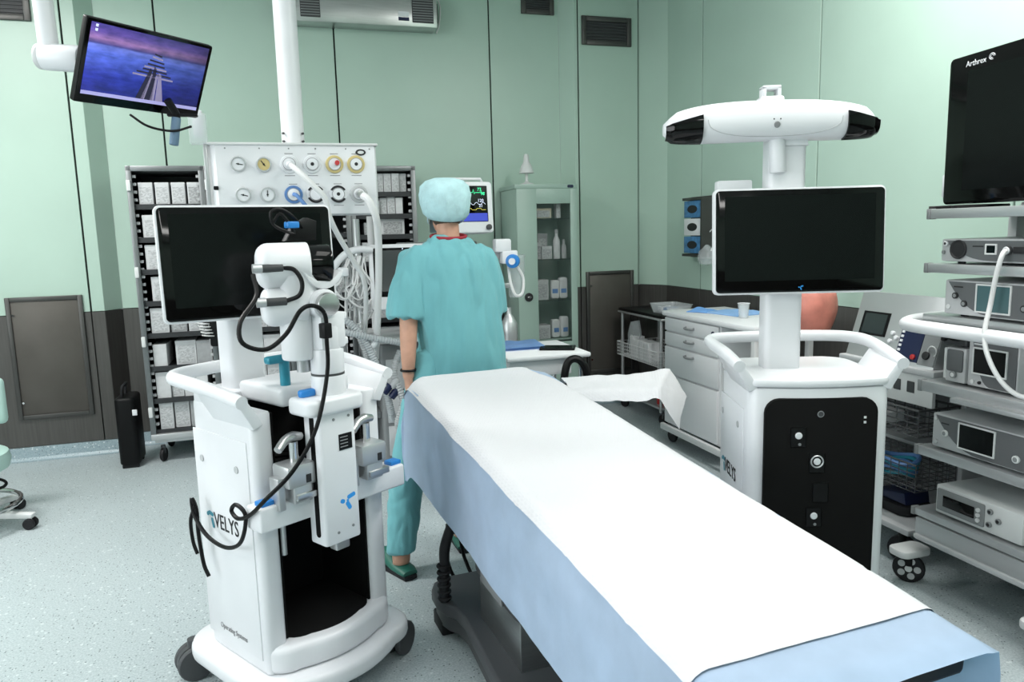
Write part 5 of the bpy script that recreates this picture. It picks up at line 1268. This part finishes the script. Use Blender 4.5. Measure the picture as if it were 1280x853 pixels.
obj('lip_socket', MB().cyl((.01, -.325, .018), (.01, -.315, .018), .014, n=16), 'ink', U)

# ================================================================ ENDOSCOPY TOWER
TW = thing('equipment_tower', 'grey equipment tower of metal shelves at the right edge', 'equipment tower', (2.73, 2.01, 0), -90)
def shelf(z0, z1, x0=-.335, x1=.335, yf=-.30):
    s = obj('shelf', MB().box(x0, x1, yf, .28, z0, z1, .004), 'alu', TW)
    for x in (x0, x1): obj('shelf_end_cap', MB().box(x-.008, x+.010, yf-.004, yf+.03, z0-.002, z1+.002, .003), 'mid_grey', s)
    return s
for a in ((1.508, 1.545), (1.30, 1.335), (.825, .868), (.562, .60), (.305, .335)): shelf(*a)
obj('worktop', MB().box(-.36, .36, -.28, .28, 1.105, 1.135, .006), 'alu', TW)
hp = [(-.36, .10, 1.105), (-.40, -.05, 1.105), (-.42, -.22, 1.10), (-.405, -.30, 1.095), (-.34, -.345, 1.09), (0, -.355, 1.09), (.34, -.345, 1.09), (.41, -.30, 1.095), (.42, -.2, 1.10), (.36, .1, 1.105)]
obj('bumper_handle', MB().tube(hp, .026, 14, 6), 'white_satin', TW)
dwr = obj('drawer', MB().box(-.315, .315, -.305, -.285, .205, .30, .004), 'alu', TW)
obj('drawer_lip', MB().box(-.31, .31, -.318, -.30, .215, .232, .003), 'pale_grey', dwr)
obj('drawer_body', MB().box(-.31, .31, -.29, .26, .20, .305), 'mid_grey', TW)
rl = obj('pull_tray', MB().box(-.16, .16, -.335, -.30, .815, .835, .005), 'alu', TW)
for s in (-1, 1): obj('side_post', MB().box(s*.325-.02, s*.325+.02, .12, .22, .14, 1.52, .005), 'pale_grey', TW)
obj('back_duct', MB().box(-.20, .20, .20, .28, .14, 1.52, .008), 'off_white', TW)
obj('base_frame', MB().box(-.36, .36, -.06, .28, .115, .165, .012), 'pale_grey', TW)
for x, y in ((-.345, -.295), (-.345, .25), (.28, -.345), (.345, .25)):
    if True:
        obj('castor_arm', MB().prism(rr(.10, .15, .03, x, y), 'z', .125, .155, .006), 'off_white', TW)
        c = castor(TW, x, y, 40 if x < 0 else 120, .062, 'black', False, 'black')
        for k in range(5): 
            a = 2*PI*k/5
            obj('wheel_insert', MB().cyl((.033*math.cos(a), -.0135, .062+.033*math.sin(a)), (.033*math.cos(a), .0135, .062+.033*math.sin(a)), .014, n=12), 'pale_grey', c)
        obj('hub_cap', MB().cyl((0, -.015, .062), (0, .015, .062), .014, n=16), 'off_white', c)
obj('tower_monitor_stand', MB().box(-.10, .20, -.12, .10, 1.545, 1.56, .004).cyl((.05, .0, 1.55), (.05, .0, 1.75), .03, n=20), 'off_white', TW)
# the big monitor on top
t = thing('tower_monitor', 'large glossy black monitor on top of the equipment tower, cut by the right edge', 'monitor', (2.57, 2.06, 1.56), -90)
rx = MB().prism(rr(.80, .565, .02, .03, .285), 'y', -.03, .025, .006)
obj('monitor_case', rx, 'black_gloss', t, rot=(0, 0, math.radians(-7)))
k = t.children[0]
obj('display', MB().box(-.27, .32, -.0325, -.029, .055, .505), 'display_off', k, smooth=0)
obj('grey_edge', MB().prism(rr(.792, .557, .018, .03, .285), 'y', .024, .045, .004), 'off_white', k)
text('Arthrex', .030, (-.285, -.0305, .522), (1, 0, 0), (0, 0, 1), 'white', k)
for r_ in (.011, .006): obj('logo_mark', MB().tube([(-.160+r_*1.2*math.cos(a*PI/8), -.0308, .536+r_*math.sin(a*PI/8)) for a in range(14)], .0012, 5, 1), 'white', k)
obj('speaker', MB().box(-.42, -.38, .0, .06, .03, .13, .012), 'white', k)
# equipment on the shelves
def device(name, label, z, x0, x1, h, yf=-.28, depth=.42, cat='device', body='pale_grey', face='device_grey', curve=True):
    d = thing(name, label, cat, (2.73, 2.01, z+.010), -90)
    obj('case', MB().box(x0, x1, yf, yf+depth, 0, h, .006), body, d)
    for x in (x0+.05, x1-.05):
        for y in (yf+.05, yf+depth-.05): obj('foot', MB().cyl((x, y, -.010), (x, y, .002), .014, n=10), 'rubber', d)
    if curve:
        w_ = x1-x0
        P_ = [(x0+.018, h-.006)]+[(x0+.018+ (w_*.42)*k/10, (h-.012)*(1-k/10)**2.4+.006) for k in range(1, 11)]+[(x1-.006, .006), (x1-.006, h-.006)]
        obj('fascia', MB().prism(P_, 'y', yf-.004, yf+.002), face, d)
    return d
def knob(d, x, z, r_, yf, ring='ink', cap='mid_grey'):
    k = obj('knob', MB().lathe([(r_, 0), (r_, .006), (r_*.72, .008)], (x, yf-.004, z), (0, -1, 0), 20), ring, d)
    obj('knob_cap', MB().lathe([(r_*.7, 0), (r_*.62, .006), (.0001, .007)], (x, yf-.006, z), (0, -1, 0), 18), cap, k)
def screen(d, x0, x1, z0, z1, yf, mm='display_off'):
    f = MB(); tq = .006
    for a in ((x0-tq, x0, z0-tq, z1+tq), (x1, x1+tq, z0-tq, z1+tq), (x0, x1, z0-tq, z0), (x0, x1, z1, z1+tq)): f.box(a[0], a[1], yf-.010, yf-.002, a[2], a[3], .0015, 1)
    fo = obj('screen_frame', f, 'off_white', d); obj('display', MB().box(x0, x1, yf-.007, yf-.003, z0, z1), mm, fo, smooth=0)
d = device('light_source', 'slim grey light source on the second tower shelf with white cable', 1.335, -.285, .22, .085)
obj('air_inlet', MB().lathe([(.036, 0), (.036, .004), (.033, .006), (.028, .002), (.0001, .002)], (-.205, -.284, .046), (0, -1, 0), 28), 'ink', d)
knob(d, -.260, .068, .009, -.28, 'white', 'ink'); obj('indicator', MB().cyl((-.272, -.286, .035), (-.272, -.281, .035), .007, n=14), 'mid_grey', d)
screen(d, -.085, -.05, .035, .062, -.28); obj('cable_port', MB().cyl((.0, -.295, .045), (.0, -.28, .045), .016, n=18), 'dark_grey', d)
obj('port_ring', MB().tube([(.011*math.cos(a*PI/8), -.297, .045+.011*math.sin(a*PI/8)) for a in range(16)], .003, 6, 1, True), 'white', d)
obj('port_slot', MB().box(.02, .14, -.29, -.283, .035, .058, .002), 'ink', d)
text('Synergy', .011, (-.145, -.2846, .055), (1, 0, 0), (0, 0, 1), 'ink', d) if False else obj('print_line', MB().box(-.145, -.10, -.2848, -.2838, .056, .061), 'ink', d, smooth=0)
d = device('camera_control_unit', 'grey console with two knobs and teal screen on the tower worktop', 1.135, -.258, .21, .13)
knob(d, -.205, .072, .012, -.28); knob(d, -.165, .044, .012, -.28); knob(d, .075, .045, .013, -.28)
screen(d, -.112, .018, .022, .116, -.28, 'display_teal'); obj('print_line', MB().box(-.215, -.175, -.2848, -.2838, .103, .108), 'ink', d, smooth=0)
obj('indicator', MB().cyl((-.237, -.284, .028), (-.237, -.279, .028), .009, n=16), 'off_white', d)
d = device('pump_console', 'grey arthroscopy pump with square screen on the middle tower shelf', .868, -.155, .05, .185, -.26, .34)
screen(d, -.125, .005, .055, .145, -.26); obj('print_line', MB().box(-.13, -.09, -.2648, -.2638, .160, .165), 'off_white', d, smooth=0)
obj('indicator', MB().cyl((-.130, -.266, .018), (-.130, -.26, .018), .008, n=14), 'off_white', d); obj('indicator', MB().cyl((-.10, -.266, .018), (-.10, -.26, .018), .006, n=14), 'ink', d)
d = device('roller_pump', 'small grey roller pump module left of the pump on the middle tower shelf', .868, -.255, -.165, .135, -.26, .30, curve=False)
obj('door', MB().prism(rr(.070, .085, .008, -.21, .085), 'y', -.266, -.259, .002), 'device_grey', d); knob(d, -.212, .03, .014, -.26, 'mid_grey', 'off_white')
obj('door_hinge', MB().box(-.262, -.250, -.262, -.24, .01, .13, .003), 'off_white', d)
d = device('handpiece_console', 'dark tubing housing on top of the small roller pump module', 1.010, -.275, -.17, .045, -.255, .20, curve=False, body='dark_grey')
obj('tubing', MB().tube([(-.27, -.26, .02), (-.24, -.28, .04), (-.20, -.275, .03), (-.17, -.28, .045)], .011, 8, 6), 'black', d)
d = device('shaver_console', 'grey shaver console with dark screen on the fourth tower shelf', .60, -.280, .22, .135)
knob(d, -.215, .065, .013, -.28, 'off_white', 'mid_grey'); screen(d, -.150, -.005, .028, .118, -.28); knob(d, .085, .045, .014, -.28, 'off_white', 'mid_grey')
obj('indicator', MB().cyl((-.262, -.286, .115), (-.262, -.279, .115), .006, n=14), 'off_white', d); obj('indicator', MB().cyl((-.258, -.286, .022), (-.258, -.279, .022), .009, n=14), 'pale_grey', d)
obj('print_line', MB().box(-.235, -.20, -.2848, -.2838, .100, .105), 'ink', d, smooth=0)
d = device('printer_unit', 'silver recorder box with long dark display on the lowest tower shelf', .335, -.245, .125, .115, curve=False, body='off_white')
obj('fascia', MB().prism(rr(.21, .088, .006, -.130, .058), 'y', -.286, -.279, .002), 'mid_grey', d)
obj('display', MB().box(-.205, -.065, -.289, -.285, .035, .080, .002), 'black_gloss', d)
for z in (.035, .055, .075): obj('button', MB().cyl((-.048, -.292, z), (-.048, -.285, z), .008, n=14), 'off_white', d)
for x, z in ((.0, .085), (.035, .060), (-.002, .035)): knob(d, x, z, .011, -.28, 'mid_grey', 'ink')
o = obj('light_cable', MB().tube([(2.435, 2.01, 1.39), (2.405, 2.0, 1.375), (2.395, 2.01, 1.30), (2.39, 2.02, 1.20), (2.36, 2.01, 1.10), (2.35, 1.98, 1.02), (2.36, 1.93, .94), (2.38, 1.87, .90), (2.40, 1.80, .92)], .0085, 10, 6), 'cable_white'); tag(o, 'white light cable hanging in front of the tower consoles', 'cable')
o = thing('cable_coil', 'black cable bundle lying behind the silver recorder on the tower', 'cable', (2.73, 2.01, .335), -90)
for k in range(3): obj('cable_loop', MB().tube([(.0+.12*math.cos(a*PI/8), .19+.05*math.sin(a*PI/8), .15+.02*k+.02*math.sin(a*PI/3+k)) for a in range(16)], .008, 7, 1, True), 'black', o)
for k in range(4):
    o = obj('monitor_lead', MB().tube([(2.445+.01*k, 2.36-.025*k, 1.551), (2.47, 2.34-.028*k, 1.5515), (2.52, 2.31-.03*k, 1.552), (2.64, 2.27-.03*k, 1.552)], .006, 8, 5), 'black', TW)
    o.parent = None; tag(o, f'{["leftmost", "second", "third", "rightmost"][k]} short black lead spilling under the left corner of the tower monitor', 'cable', 'leads under the tower monitor')
